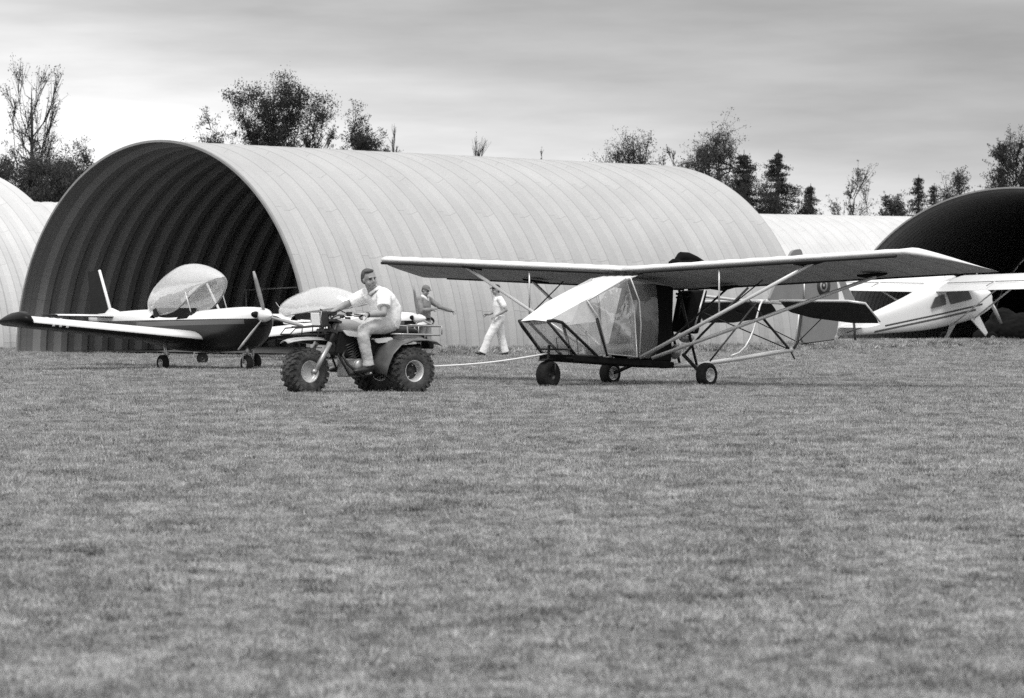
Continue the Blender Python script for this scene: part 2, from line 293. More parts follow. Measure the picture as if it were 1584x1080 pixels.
def grass():
    rng = np.random.default_rng(5); pts = []; scl = []
    for y0, y1, dens, s0 in ((6.5, 12, 560, .50), (12, 20, 420, .52), (20, 34, 260, .62), (34, 52, 160, .8), (52, 74, 90, 1.0), (74, 100, 55, 1.25)):
        hw = .16*y1*1.12+1.2; n = int(dens*(y1-y0)*2*hw); x = rng.uniform(-hw, hw, n); y = rng.uniform(y0, y1, n)
        for a, c in zip(x, y):
            v = Vector((a, c, 0)) - H1; d = v.dot(PR); t = v.dot(AX)
            if abs(d) < HR and 0 < t < HL: continue
            s = s0*(.65+.45*random.random()+.6*random.random()**6)*(1+.3*mnoise.noise(Vector((a*.8, c*.5, 2))))
            if HR < d < HR+1.1 and t > 1: s *= 1.5
            pts.append((a, c, gz(a, c)-.004)); scl.append(s)
    me = bpy.data.meshes.new('grass'); me.from_pydata(pts, [], []); at = me.attributes.new('sc', 'FLOAT', 'POINT'); at.data.foreach_set('value', scl)
    o = bpy.data.objects.new('grass', me); C.objects.link(o); tag(o, 'short rough airfield grass', 'grass', kind='stuff'); me.materials.append(M['grass'])
    g = bpy.data.node_groups.new('grass', 'GeometryNodeTree'); g.interface.new_socket('Geometry', in_out='INPUT', socket_type='NodeSocketGeometry'); g.interface.new_socket('Geometry', in_out='OUTPUT', socket_type='NodeSocketGeometry')
    gi = g.nodes.new('NodeGroupInput'); go = g.nodes.new('NodeGroupOutput')
    def rnd(typ, lo, hi, seed):
        r = g.nodes.new('FunctionNodeRandomValue'); r.data_type = typ; k = 0 if typ == 'FLOAT_VECTOR' else 2
        r.inputs[k].default_value = lo; r.inputs[k+1].default_value = hi; r.inputs['Seed'].default_value = seed
        return r.outputs[0] if typ == 'FLOAT_VECTOR' else r.outputs[1]
    p = g.nodes.new('GeometryNodePoints'); p.inputs['Count'].default_value = 34; g.links.new(rnd('FLOAT_VECTOR', (-.085, -.085, 0), (.085, .085, 0), 1), p.inputs['Position'])
    cn = g.nodes.new('GeometryNodeMeshCone'); cn.fill_type = 'NONE'; cn.inputs['Vertices'].default_value = 3; cn.inputs['Radius Top'].default_value = 0; cn.inputs['Radius Bottom'].default_value = .0036; cn.inputs['Depth'].default_value = .052
    i1 = g.nodes.new('GeometryNodeInstanceOnPoints'); g.links.new(p.outputs[0], i1.inputs['Points']); g.links.new(cn.outputs[0], i1.inputs['Instance'])
    g.links.new(rnd('FLOAT_VECTOR', (-.75, -.75, 0), (.75, .75, 6.28), 2), i1.inputs['Rotation']); g.links.new(rnd('FLOAT_VECTOR', (.8, .8, .45), (1.5, 1.5, 1.25), 3), i1.inputs['Scale'])
    rl = g.nodes.new('GeometryNodeRealizeInstances'); g.links.new(i1.outputs[0], rl.inputs[0])
    sm = g.nodes.new('GeometryNodeSetMaterial'); sm.inputs['Material'].default_value = M['grass']; g.links.new(rl.outputs[0], sm.inputs[0])
    i2 = g.nodes.new('GeometryNodeInstanceOnPoints'); g.links.new(gi.outputs[0], i2.inputs['Points']); g.links.new(sm.outputs[0], i2.inputs['Instance'])
    g.links.new(rnd('FLOAT_VECTOR', (0, 0, 0), (0, 0, 6.28), 4), i2.inputs['Rotation'])
    na = g.nodes.new('GeometryNodeInputNamedAttribute'); na.data_type = 'FLOAT'; na.inputs[0].default_value = 'sc'; g.links.new(na.outputs[0], i2.inputs['Scale'])
    g.links.new(i2.outputs[0], go.inputs[0]); o.modifiers.new('grass', 'NODES').node_group = g
random.seed(3); grass()

# ------------------------------------------------------------------ hangars
def hangar(base, az, Rr, L, m, label, H=None, period=.67, back=True, group='arched steel hangars on the airfield'):
    """az = angle of the axis from +Y towards +X; base = middle of the front opening"""
    root = empty('hangar', base, (0, 0, -az), label, 'hangar', group); H = H or Rr-.1
    b = MB(); xsn = [(-.28, 1)]; x = 0; dep = .12
    while x < L:
        for f, o in ((0, 1), (.30, 1), (.52, 0), (.80, 0)): 
            if x+f*period <= L: xsn.append((x+f*period, o))
        x += period
    seg = 72; rings = []
    for ax, o in xsn:
        r = []
        for k in range(seg+1):
            a = math.pi*k/seg; rr = 1 - (0 if o else dep/Rr)
            zf = 1.0; r.append(Vector((-math.cos(a)*Rr*rr, ax, math.sin(a)*H*rr - .05)))
        rings.append(r)
    n = seg+1; b.rings(rings, closed=False, smooth=True)
    me = b.build('shell', m, root); d = me.data; p0 = d.polygons[36]; c0 = p0.center
    if p0.normal.x*c0.x + p0.normal.z*c0.z < 0: d.flip_normals()
    uvl = d.uv_layers.new(name='UVMap')
    for lp in d.loops:
        v = d.vertices[lp.vertex_index].co; a = math.atan2(max(v.z, 0)/H, -v.x/Rr); uvl.data[lp.index].uv = (v.y, a*Rr)
    for p in d.polygons: p.use_smooth = False
    md = me.modifiers.new('sheet', 'SOLIDIFY'); md.thickness = .012; md.offset = 0; d.materials.append(M['inner_shade']); md.material_offset = 1; md.material_offset_rim = 0
    rb_ = MB(); rg = []
    for rr, yy in ((Rr+.015, -.31), (Rr+.015, -.24), (Rr-.04, -.24), (Rr-.04, -.31)): rg.append([Vector((-math.cos(math.pi*k/72)*rr, yy, math.sin(math.pi*k/72)*(H-Rr+rr)-.04)) for k in range(73)])
    rg.append(rg[0]); rb_.rings(rg, closed=False, smooth=False); rb_.build('front_rim', M['rimsteel'], root)
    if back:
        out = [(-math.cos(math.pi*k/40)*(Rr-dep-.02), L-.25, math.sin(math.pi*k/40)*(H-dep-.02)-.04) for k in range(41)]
        MB().plate(out, .06, 0, (0, 1, 0)).build('back_wall', M['gable_shade'], root)  # end wall coloured near black in place of the interior's shade
    return root
AZ = math.atan2(AX.x, AX.y)
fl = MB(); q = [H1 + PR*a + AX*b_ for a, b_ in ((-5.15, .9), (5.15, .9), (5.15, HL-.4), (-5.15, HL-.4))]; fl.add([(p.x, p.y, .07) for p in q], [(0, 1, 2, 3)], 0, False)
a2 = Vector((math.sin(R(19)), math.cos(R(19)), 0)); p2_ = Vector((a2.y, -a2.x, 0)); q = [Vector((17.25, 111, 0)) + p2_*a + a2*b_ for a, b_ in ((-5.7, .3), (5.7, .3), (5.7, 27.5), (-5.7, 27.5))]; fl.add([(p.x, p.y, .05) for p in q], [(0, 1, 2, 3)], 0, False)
tag(fl.build('added_dark_floor', M['dark_floor']), kind='structure')  # dark sheets added to cut light bounced up inside the hangars
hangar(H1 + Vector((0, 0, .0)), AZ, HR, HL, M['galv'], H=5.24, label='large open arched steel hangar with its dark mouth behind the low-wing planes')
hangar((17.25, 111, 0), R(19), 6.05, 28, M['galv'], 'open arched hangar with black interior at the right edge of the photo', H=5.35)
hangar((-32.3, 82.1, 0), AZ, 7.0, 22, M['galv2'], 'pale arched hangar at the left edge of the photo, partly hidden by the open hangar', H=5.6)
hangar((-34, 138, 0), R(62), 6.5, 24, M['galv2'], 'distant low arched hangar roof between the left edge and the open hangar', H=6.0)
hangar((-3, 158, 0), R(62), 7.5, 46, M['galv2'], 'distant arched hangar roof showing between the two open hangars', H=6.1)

# ------------------------------------------------------------------ trees
def tree(px, base_y, top, width, style, label, leaves=2600, seed=1, lm='leaf', low=.25, group='trees behind the hangars'):
    """px: crown centre x in metres; top: height; width: crown width"""
    rnd = random.Random(seed); root = empty('tree', (px, base_y, 0), (0, 0, 0), label, 'tree', group); t = MB(); tips = []
    H = top; r0 = .016*H+.05
    if style == 'conifer':
        t.tube([(0, 0, -.2), (0, 0, H*.6), (.03, 0, H)], [r0, r0*.5, .015], 7)
        z = H*low
        while z < H*.97:
            f = (H-z)/(H*(1-low)); n = 7
            for k in range(n):
                a = rnd.uniform(0, 6.28); L = width/2*1.9*(f**.62)*rnd.uniform(.35, 1.1); e = Vector((math.cos(a)*L, math.sin(a)*L, z + L*rnd.uniform(-.25, .1)))
                t.tube([(0, 0, z), e], [.03*f+.012, .006], 4)
                for q in range(5): tips.append((Vector((0, 0, z)).lerp(e, .2+.8*q/4), .07+.08*f))
            z += H*.026
    else:
        W = width; zb = H*low; zc = (H+zb)/2; hz = (H-zb)/2; spiky = style == 'spiky'; style = 'dense' if spiky else style; k = {'dense': 62, 'tall': 80, 'airy': 34, 'bare': 26}[style]; tips = []; lean = rnd.uniform(-.06, .06)*W
        t.tube([(0, 0, -.2), (lean*.5, 0, zb*.7), (lean, .1, zc), (lean*1.4, 0, H*.78)], [r0*.8, r0*.6, r0*.25, .01], 8); ph = rnd.uniform(0, 9)
        for i in range(k):
            while True:
                a = Vector((rnd.uniform(-1, 1), rnd.uniform(-1, 1), rnd.uniform(-1, 1)))
                if a.length < 1: break
            a = a.normalized()*a.length**.45; lump = 1 + (.38 if style != 'tall' else .16)*mnoise.noise(a*1.5+Vector((ph, 0, 0))); c = Vector((a.x*W*.46*lump, a.y*W*.46*lump, zc + a.z*hz*.90*min(lump, 1.1)))
            if spiky and i % 9 == 0: c = Vector((rnd.uniform(-.42, .42)*W, rnd.uniform(-.3, .3)*W, H*rnd.uniform(.9, 1.0)))
            elif spiky: c.z -= .08*H*rnd.random()
            if style in ('airy', 'bare'): c.x *= .55 + .6*(c.z-zb)/(H-zb)
            hd = math.hypot(c.x, c.y); st_ = Vector((lean*(c.z/H), 0, max(zb*.45, c.z - hd*(1.0 if style != 'bare' else 2.2) - .2*H*rnd.random())))
            m1 = st_.lerp(c, .5) + Vector((rnd.gauss(0, .08*W), rnd.gauss(0, .08*W), -.03*H)); rb = (.012 if style != 'airy' else .006)*H*rnd.uniform(.25, .5)
            t.tube([st_, st_.lerp(m1, .5), m1, m1.lerp(c, .55), c], [rb, rb*.8, rb*.6, rb*.35, .008], 5); sg = W*{'dense': .085, 'tall': .07, 'airy': .06, 'bare': .05}[style]*rnd.uniform(.6, 1.3)
            for q in range(13 if style != 'bare' else 14):
                e = c + Vector((rnd.gauss(0, sg), rnd.gauss(0, sg), rnd.gauss(.35*sg, sg)))*(1.25 if style != 'bare' else 1.6); b0 = m1.lerp(c, rnd.uniform(.2, 1)); t.tube([b0, b0.lerp(e, .5)+Vector((0, 0, .1*sg)), e], [.016, .011, .006], 3)
                tips.append((e, sg*.38)); tips.append((b0.lerp(e, .6), sg*.42))
        z2 = max(p.z for p, _ in tips); f = (H-.1)/z2; t.v = [(v[0], v[1], v[2]*f) for v in t.v]; tips = [(Vector((p.x, p.y, p.z*f)), q) for p, q in tips]
    t.build('trunk', M['bark'], root)
    if leaves:
        c = MB(); leaves = int(leaves*4.2)
        for i in range(leaves):
            p, sp = tips[rnd.randrange(len(tips))]; q = p + Vector((rnd.gauss(0, sp), rnd.gauss(0, sp), rnd.gauss(0, sp*.8)))
            s = rnd.uniform(.03, .062); e = Euler((rnd.uniform(0, 6.3), rnd.uniform(0, 6.3), rnd.uniform(0, 6.3))).to_matrix()
            c.add([q + e@Vector((-s, 0, 0)), q + e@Vector((0, -s*.5, 0)), q + e@Vector((s, 0, s*.2)), q + e@Vector((0, s*.5, 0))], [(0, 1, 2, 3)], 0, False)
        c.build('crown', M[lm], root)
    return root
def TX(px, Y): return (px-792)/5000*Y
def TH(py, Y): return 1.1-(py-480)/5000*Y
T = [ # px, top y, px width, depth, style, leaves, material, low, label
 (50, 84, 104, 165, 'airy', 700, 'leaf2', .35, 'tall sparse tree with open feathery crown at the far left of the sky'),
 (14, 212, 130, 158, 'dense', 12000, 'leaf2', .05, 'leafy bush filling the left edge below the tall sparse tree'),
 (84, 226, 130, 156, 'dense', 13000, 'leaf2', .05, 'grey bushy tree between the tall sparse tree and the open hangar'),
 (112, 222, 100, 163, 'dense', 9000, 'leaf2', .05, 'smaller rounded bush showing between the two bushes left of the open hangar'),
 (146, 212, 130, 160, 'dense', 13000, 'leaf2', .05, 'rounded bushy tree touching the left shoulder of the open hangar'),
 (322, 165, 104, 158, 'dense', 4200, 'leaf', .3, 'small dark tree left of the big spiky tree above the hangar ridge'),
 (432, 110, 150, 160, 'spiky', 19000, 'leaf', .3, 'big dark spiky tree rising above the hangar ridge'),
 (494, 165, 80, 166, 'airy', 1500, 'leaf', .3, 'thin pale tree at the right side of the big spiky tree'),
 (557, 152, 100, 157, 'dense', 10000, 'leaf', .3, 'dense dark tree at the right end of the group above the hangar ridge'),
 (612, 188, 30, 172, 'bare', 20, 'leaf2', .2, 'bare twiggy sapling just right of the dense dark tree'),
 (738, 203, 50, 190, 'bare', 20, 'leaf2', .2, 'bare twiggy treetop above the middle of the hangar ridge'),
 (838, 224, 34, 190, 'bare', 20, 'leaf2', .2, 'smallest bare treetop barely showing above the hangar ridge'),
 (978, 198, 108, 185, 'dense', 3000, 'leaf', .35, 'low open crowned tree above the far end of the hangar roof'),
 (1044, 222, 60, 192, 'airy', 500, 'leaf2', .35, 'faint thin tree between the low open tree and the round tall tree'),
 (1106, 170, 124, 182, 'tall', 7000, 'leaf2', .3, 'tall round crowned tree with airy branches beside the far hangar end'),
 (1150, 232, 84, 178, 'conifer', 7000, 'needle', .1, 'dark conifer beside the round tall tree'),
 (1203, 232, 92, 178, 'conifer', 9000, 'needle', .08, 'broad dark conifer right of the round tall tree'),
 (1176, 268, 120, 176, 'dense', 6500, 'leaf', .1, 'dark bushy tree filling the gap between the two big conifers'),
 (1240, 300, 76, 177, 'dense', 3200, 'leaf', .1, 'low dark scrub at the foot of the small pointed spruce'),
 (1253, 284, 56, 180, 'conifer', 3200, 'needle', .08, 'small pointed spruce left of the pale bare tree'),
 (1322, 246, 96, 184, 'bare', 1300, 'leaf3', .2, 'pale nearly bare tree standing above the distant hangar roof'),
 (1378, 293, 54, 181, 'dense', 2600, 'leaf2', .1, 'low dark bush right of the pale bare tree'),
 (1420, 270, 56, 182, 'conifer', 2900, 'needle', .08, 'spindly pointed spruce left of the right hangar'),
 (1444, 283, 46, 186, 'conifer', 1900, 'needle', .08, 'short spruce tucked behind the spindly spruce'),
 (1482, 257, 84, 184, 'dense', 3800, 'leaf', .2, 'dark bush showing over the left shoulder of the right hangar'),
 (1568, 196, 92, 170, 'tall', 7000, 'leaf', .2, 'tall leafy tree at the right edge above the right hangar'),
]
for i, (px, ty, wd, Y, st, lv, lm, low, lab) in enumerate(T):
    tree(TX(px, Y), Y, TH(ty, Y), wd*Y/5000, st, lab, lv, 40+i, lm, low)

# ------------------------------------------------------------------ wings and fuselages
def foil(n=12, th=.12, camber=.03, flat=.25):
    up = []; lo = []
    for i in range(n+1):
        x = (1-math.cos(math.pi*i/n))/2; t = 5*th*(.2969*math.sqrt(x)-.126*x-.3516*x*x+.2843*x**3-.1036*x**4); c = camber*4*x*(1-x)
        up.append((x, c+t)); lo.append((x, c-t*(1-flat)))
    return up[::-1] + lo[1:-1]          # from trailing edge over the top to the front, back underneath
def wing(b, secs, th=.12, camber=.03, cutn=1, mtop=0, mbot=1):
    """secs: (leading edge point, chord, incidence in degrees, relative thickness)"""
    n = 12; F = foil(n, th, camber); rs = []
    for le, ch, inc, kt in secs:
        a = R(inc); le = Vector(le); rs.append([le + Vector((-(x*math.cos(a)-z*kt*-math.sin(a)*-1)*ch, 0, (-x*math.sin(a)+z*kt*math.cos(a))*ch)) for x, z in F])
    k = len(F)
    b.rings(rs, mi=lambda i, j: mtop if j < n+cutn else mbot)
    return rs
def body(b, st, seg=20, exp=2.4, mi=None, skip=None, cap=(True, True)):
    """st: (x, z bottom, z top, half width)"""
    rs = []
    for s in st:
        x, zb, zt, hw = s[:4]; e = s[4] if len(s) > 4 else exp; r = []
        for k in range(seg):
            a = 2*math.pi*(k+.5)/seg; ca, sa = math.cos(a), math.sin(a)
            r.append(Vector((x, hw*math.copysign(abs(ca)**(2/e), ca), (zb+zt)/2 + (zt-zb)/2*math.copysign(abs(sa)**(2/e), sa))))
        rs.append(r)
    n = seg; vs = [p for r in rs for p in r]; fs = []; ms = []
    for i in range(len(rs)-1):
        for j in range(n):
            if skip and skip(i, j, rs): continue
            k = (j+1) % n; fs.append((i*n+j, i*n+k, (i+1)*n+k, (i+1)*n+j)); c = (rs[i][j]+rs[i][k]+rs[i+1][k]+rs[i+1][j])/4; ms.append(mi(c) if mi else 0)
    if cap[0]: fs.append(tuple(range(n-1, -1, -1))); ms.append(mi(rs[0][0]) if mi else 0)
    if cap[1]: fs.append(tuple((len(rs)-1)*n+j for j in range(n))); ms.append(mi(rs[-1][0]) if mi else 0)
    b.add(vs, fs, ms)
def interp(st, n):
    out = []
    for i in range(len(st)-1):
        for q in range(n):
            t = q/n; p0 = st[max(i-1, 0)]; p1 = st[i]; p2 = st[i+1]; p3 = st[min(i+2, len(st)-1)]
            out.append(tuple(.5*((2*b_)+(-a_+c_)*t+(2*a_-5*b_+4*c_-d_)*t*t+(-a_+3*b_-3*c_+d_)*t**3) for a_, b_, c_, d_ in zip(p0, p1, p2, p3)))
    out.append(st[-1]); return out
def wheel(root, c, r, w, m_rim='rim', m_t='rubber', axis=(0, 1, 0), rimr=.5, name='wheel', hub=True):
    c = Vector(c); ax = Vector(axis).normalized(); rb = MB(); R1 = r*rimr
    rb.lathe([(R1, -w*.42), (R1*1.05, -w*.46), (R1*.93, -w*.44), (R1*.86, -w*.2), (R1*.4, -w*.14), (R1*.35, -w*.3), (.001, -w*.32)], c, ax, 24)
    rb.lathe([(R1, w*.42), (R1*1.05, w*.46), (R1*.93, w*.44), (R1*.86, w*.2), (R1*.4, w*.14), (R1*.35, w*.3), (.001, w*.32)], c, ax, 24)
    ro = rb.build(name, M[m_rim], root)
    tb = MB(); prof = [(R1, -w*.40), (R1*1.12, -w*.49), (r*.86, -w*.5), (r*.96, -w*.38), (r, -w*.15), (r, w*.15), (r*.96, w*.38), (r*.86, w*.5), (R1*1.12, w*.49), (R1, w*.40)]
    tb.lathe(prof, c, ax, 36, closed=True); tb.build('tyre', M[m_t], ro)
    return ro

# ------------------------------------------------------------------ low-wing planes
def zodiac(loc, yaw, label, canopy_pitch, prop=0):
    root = empty('low_wing_plane', loc, (0, 0, yaw), label, 'airplane', 'dark bellied low-wing planes by the open hangar')
    st = interp([(.52, .88, 1.14, .20), (.36, .70, 1.17, .34), (0, .42, 1.18, .46), (-.6, .36, 1.16, .52), (-1.3, .34, 1.12, .55), (-2.1, .36, 1.08, .55), (-2.9, .44, 1.13, .50), (-3.6, .56, 1.13, .38), (-4.4, .70, 1.10, .24), (-5.2, .83, 1.06, .12), (-5.75, .90, 1.02, .05)], 4)
    def mm(c): 
        zl = .97 + .02*c.x if c.x > -2 else .93+.015*(c.x+2)
        if c.z > zl: return 0
        if zl-.09 < c.z and c.x > -3: return 2
        return 1
    fb = MB(); body(fb, st, 40, 2.6, mm, skip=lambda i, j, rs: -2.55 < rs[i][0].x < -1.25 and rs[i][j].z > .99 and abs(rs[i][j].y) < .50)
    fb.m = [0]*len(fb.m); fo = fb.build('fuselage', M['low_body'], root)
    cb = MB(); cb.box((-2.45, 0, .85), (.12, .9, .62), Euler((0, R(-18), 0))); cb.box((-2.0, 0, .62), (.75, .9, .12)); cb.box((-1.28, 0, .93), (.1, .86, .3)); cb.build('cockpit_seat', M['seat'], root)
    # cowl openings and spinner
    ob = MB(); 
    for y in (-.14, .14): ob.ball((.50, y, 1.04), (.06, .085, .065))
    ob.ball((.50, 0, .86), (.05, .12, .05)); ob.build('air_inlet', M['black'], fo)
    sp = MB(); sp.lathe([(.001, .30), (.045, .27), (.09, .18), (.115, .06), (.12, 0), (.001, -.01)], (.53, 0, 1.02), (1, 0, 0), 24); s = sp.build('spinner', M['white'], root)
    for k in range(3):
        a = R(prop + 120*k); d = Vector((0, math.cos(a), math.sin(a))); tdir = Vector((1, 0, 0)); pb = MB(); c0 = Vector((.62, 0, 1.02)); rs = []
        for q, (rr, cw, tw) in enumerate([(.08, .05, 60), (.22, .075, 48), (.45, .085, 32), (.68, .07, 22), (.84, .045, 18)]):
            side = d.cross(tdir); u = (side*math.cos(R(tw)) + tdir*math.sin(R(tw)))*cw; v = u.cross(d).normalized()*.014
            rs.append([c0+d*rr+u*.5, c0+d*rr+v, c0+d*rr-u*.5, c0+d*rr-v])
        pb.rings(rs); pb.build('propeller_blade', M['blade'], root)
    # wings
    for s in (-1, 1):
        wb = MB(); secs = []
        for f in (0, .25, .5, .75, .92, 1):
            y = .46 + 3.40*f; ch = 1.45-.30*f; secs.append(((-.70 - .25*f, s*y, .58+.32*f), ch, 3, 1.15))
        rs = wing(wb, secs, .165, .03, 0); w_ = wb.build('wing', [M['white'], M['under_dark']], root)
        tp = MB(); a0 = secs[-1]; tp2 = []
        for le, ch, ky in ((a0[0], 1.15, 1.02), ((a0[0][0]+.01, a0[0][1]+s*.03, a0[0][2]+.02), 1.18, 1.25), ((a0[0][0]-.04, a0[0][1]+s*.14, a0[0][2]+.05), 1.10, 1.0), ((a0[0][0]-.22, a0[0][1]+s*.22, a0[0][2]+.06), .85, .3)): tp2.append((le, ch, 3, 1.15*ky))
        wing(tp, tp2, .19, .03, mtop=0, mbot=0); tp.build('wing_tip', [M['black']], w_)
        if s < 0:
            for k in range(3):
                kb = MB(); y = .46+3.40*(.80+.028*k*1.4); f = (y-.46)/3.4; ch = 1.45-.30*f; sec = [((-.70-.25*f+.004, -(y+q), .58+.32*f+.002), ch*1.0+.004, 3, 1.19) for q in (0, .055)]
                F = foil(12, .165, .03); sub = []
                for le, c_, inc, kt in sec:
                    a = R(inc); sub.append([Vector(le) + Vector((-(x*math.cos(a)+0)*c_, 0, (-x*math.sin(a)+z*kt*math.cos(a))*c_)) for x, z in F[6:14]])
                kb.rings(sub, closed=False); kb.build('wing_mark', M['mark'], w_)
        ab = MB(); ab.tube([(-1.9, s*.6, .50), (-1.9, s*.6, .30), (-1.74, s*.6, .30)], .012, 6); ab.build('boarding_step', M['tubed'], root)
    # tail
    for s in (-1, 1):
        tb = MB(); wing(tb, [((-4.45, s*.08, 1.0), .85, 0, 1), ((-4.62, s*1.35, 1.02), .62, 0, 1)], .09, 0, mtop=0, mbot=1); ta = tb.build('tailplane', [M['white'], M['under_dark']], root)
        tt = MB(); wing(tt, [((-4.62, s*1.352, 1.02), .62, 0, 1.02), ((-4.75, s*1.42, 1.03), .45, 0, .4)], .09, 0, mtop=0, mbot=0); tt.build('tailplane_tip', M['black'], ta)
    fb2 = MB(); fb2.plate([(-4.95, 0, 1.02), (-5.42, 0, 1.88), (-5.83, 0, 1.88), (-5.72, 0, .98)], .035); fn = fb2.build('rudder', M['black'], root)
    le = MB(); le.tube([(-4.93, 0, 1.04), (-5.40, 0, 1.90)], [.032, .028], 8); le.build('rudder_edge', M['white'], fn)
    fl = MB(); fl.plate([(-4.6, 0, 1.08), (-4.95, 0, 1.16), (-5.15, 0, 1.05)], .07); fl.build('fin_fillet', M['white'], root)
    # canopy: teardrop bubble hinged at the back and lifted at the front
    lid = 1 if canopy_pitch > 12 else 0; cp = MB(); rs = []; n = 26; m_ = 22; th = R(canopy_pitch); hx, hz = -3.22, 1.04; ln = 2.50
    def cpt(u, w_, h): 
        x = ln*u; z = h; return Vector((hx + x*math.cos(th) - z*math.sin(th), w_, hz + x*math.sin(th) + z*math.cos(th)))
    for i in range(n+1):
        u = (1-math.cos(math.pi*i/n))/2; q = 2*u-1
        hh = .60*(max(0, 1-abs(min(q, 0))**2.3)**.5 if q < 0 else max(0, 1-q**1.7)**.95); ww = .48*(max(0, 1-abs(q)**2.6)**.5 if q < 0 else max(0, 1-q**2)**.75); lim = math.pi/2 + R(40)*math.sin(math.pi*u)*lid
        bulge = -.22*math.exp(-(u/.16)**2); r = []
        for k in range(m_+1):
            a = -lim + 2*lim*k/m_; h = hh*math.cos(a)*(1 if abs(a) < math.pi/2 else .75); r.append(cpt(u + bulge*max(h, 0)/.6*.5, ww*math.sin(a), h))
        rs.append(r)
    cp.rings(rs, closed=False); co = cp.build('canopy', M['canopy'], root, weld=True)
    for sgn in (0, m_):
        fr = MB(); fr.tube([r[sgn] for r in rs], .016, 6); fr.build('canopy_rim', M['steel'], co)
    for y in (-.40, .40): MB().tube([(-1.30, y, 1.08), (-1.55, y, 1.10+1.6*math.sin(th))], .011, 6).build('gas_strut', M['tubew'], root)
    # undercarriage
    for y in (-1.0, 1.0):
        lg = MB(); lg.tube([(-1.35, y*.92, .58), (-1.3, y*.93, .16)], [(.05, .03), (.035, .025)], 8); lg.box((-1.3, y*.93, .24), (.12, .03, .26)); lg.build('main_gear_leg', M['steel'], root); wheel(root, (-1.3, y, .15), .15, .12)
    ng = MB(); ng.tube([(.0, 0, .45), (0, 0, .30)], .03, 8); ng.tube([(0, .085, .15), (0, .085, .33), (0, -.085, .33), (0, -.085, .15)], .018, 6); ng.build('nose_gear_fork', M['steel'], root); wheel(root, (0, 0, .15), .15, .12)
    tk = MB(); tk.tube([(-3.2, .1, 1.12), (-3.45, .1, 1.42)], .006, 5); tk.build('antenna', M['tubew'], root)
    return root
Y1 = math.atan2(-.8, .6)
zodiac((-4.84, 59.0, -.02), Y1, 'low-wing plane with black belly and raised bubble canopy at the hangar mouth', 16, 107)
p2 = zodiac((-2.56, 71.3, 0), math.atan2(-.436, .9), 'low-wing plane half hidden behind the man on the three-wheeler', 8, -12); p2.scale = (.9, .9, .9)
# little dolly wheel on the grass behind the near plane
dl = empty('tow_dolly', (TX(313, 66), 66, 0), (0, 0, R(20)), 'small wheeled tow dolly under the belly of the nearest low-wing plane', 'dolly')
wheel(dl, (0, 0, .12), .12, .09, 'darkmet'); db = MB(); db.box((0, 0, .27), (.34, .16, .035), Euler((0, R(-8), 0))); db.tube([(-.16, 0, .27), (-.2, 0, .05), (-.3, 0, .05)], .012, 6); db.build('dolly_frame', M['grey'], dl)
pl = MB(); pl.tube([(-7.0, 84.0, 1.62), (-5.3, 83.0, 1.70)], .02, 6); pl.tube([(-6.9, 84.0, 1.62), (-6.9, 84.0, 0)], .03, 6); pl.tube([(-5.45, 83.05, 1.69), (-5.45, 83.05, 0)], .03, 6)
tag(pl.build('barrier_rail', M['steel']), 'thin pale rail across the dark inside of the open hangar', 'rail')

# ------------------------------------------------------------------ tube-frame ultralight
U = empty('ultralight', (.513, 45.8, -.015), (0, 0, R(228)), 'white and grey tube-framed ultralight with clear plastic cabin, towed across the grass', 'airplane')
def utube(name, pts, r, m='tubed', parent=None, seg=8): return MB().tube(pts, r, seg).build(name, M[m], parent or U)
W0 = .24
def uwing(s):
    wb = MB(); secs = []; n = 22
    for i in range(n+1):
        f = i/n; y = .003+(4.98 if s > 0 else 4.88)*f; sag = .10*abs(math.sin(math.pi*f*11))*0
        pz = .006*math.cos(2*math.pi*i/2); secs.append(((-1.62+pz, s*y, 1.70+.040*y), 1.5, 10.5, 1.0+.04*math.cos(math.pi*i)))
    # raked tip
    y = 4.983 if s > 0 else 4.883
    for q, ch in ((.12, 1.34), (.24, 1.12), (.36, .80), (.46, .40), (.52, .10)):
        secs.append(((-1.62-1.5+ch*.99, s*(y+q), 1.70+.040*y-(1.5-ch)*.17), ch, 10.5, 1.0-.9*(1-ch/1.5)))
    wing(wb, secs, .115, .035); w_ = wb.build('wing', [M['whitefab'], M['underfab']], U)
    le = MB(); le.tube([(-1.60, s*.05, 1.655), (-1.60, s*4.86, 1.655+.04*4.86)], .022, 8); le.build('leading_edge_spar', M['tubed'], w_)
    te = MB(); te.tube([(-3.09, s*.05, 1.42), (-3.09, s*4.86, 1.42+.04*4.86)], .012, 8); te.build('trailing_edge_tube', M['tubed'], w_)
    for (x, yy, z) in ((-2.74, 3.72 if s > 0 else 2.72, 1.60 if s > 0 else 1.56), (-1.66, 3.42 if s > 0 else 3.12, 1.76), (-2.9, .95, 1.44)): MB().plate([(x+.16, s*(yy-.22), z), (x+.02, s*(yy+.20), z+.03), (x-.14, s*(yy-.2), z-.03)], .03, 0, (0, 0, 1)).build('strut_patch', M['blackfab'], w_)
    MB().tube([(-1.58, s*.38, .43), (-1.66, s*(3.42 if s > 0 else 3.12), 1.77)], .028, 10, sq=.6).build('front_lift_strut', M['tubew'], U)
    MB().tube([(-1.85, s*.38, .42), (-2.74, s*(3.72 if s > 0 else 2.72), 1.59 if s > 0 else 1.55)], .026, 10, sq=.7).build('rear_lift_strut', M['tubew'], U)
    MB().tube([(-1.62, s*1.80, 1.71), (-1.62, s*1.80, .43+1.34*(1.42/3.04))], .013, 6).build('jury_strut', M['tubew'], U)
    MB().tube([(-2.9, s*.95, 1.44), (-1.85, s*.36, .44)], .016, 6).build('bracing_wire', M['tubed'], U)
    MB().tube([(-2.5, s*1.9, 1.55), (-1.64, s*1.80, 1.05)], .01, 6).build('bracing_wire', M['tubed'], U)
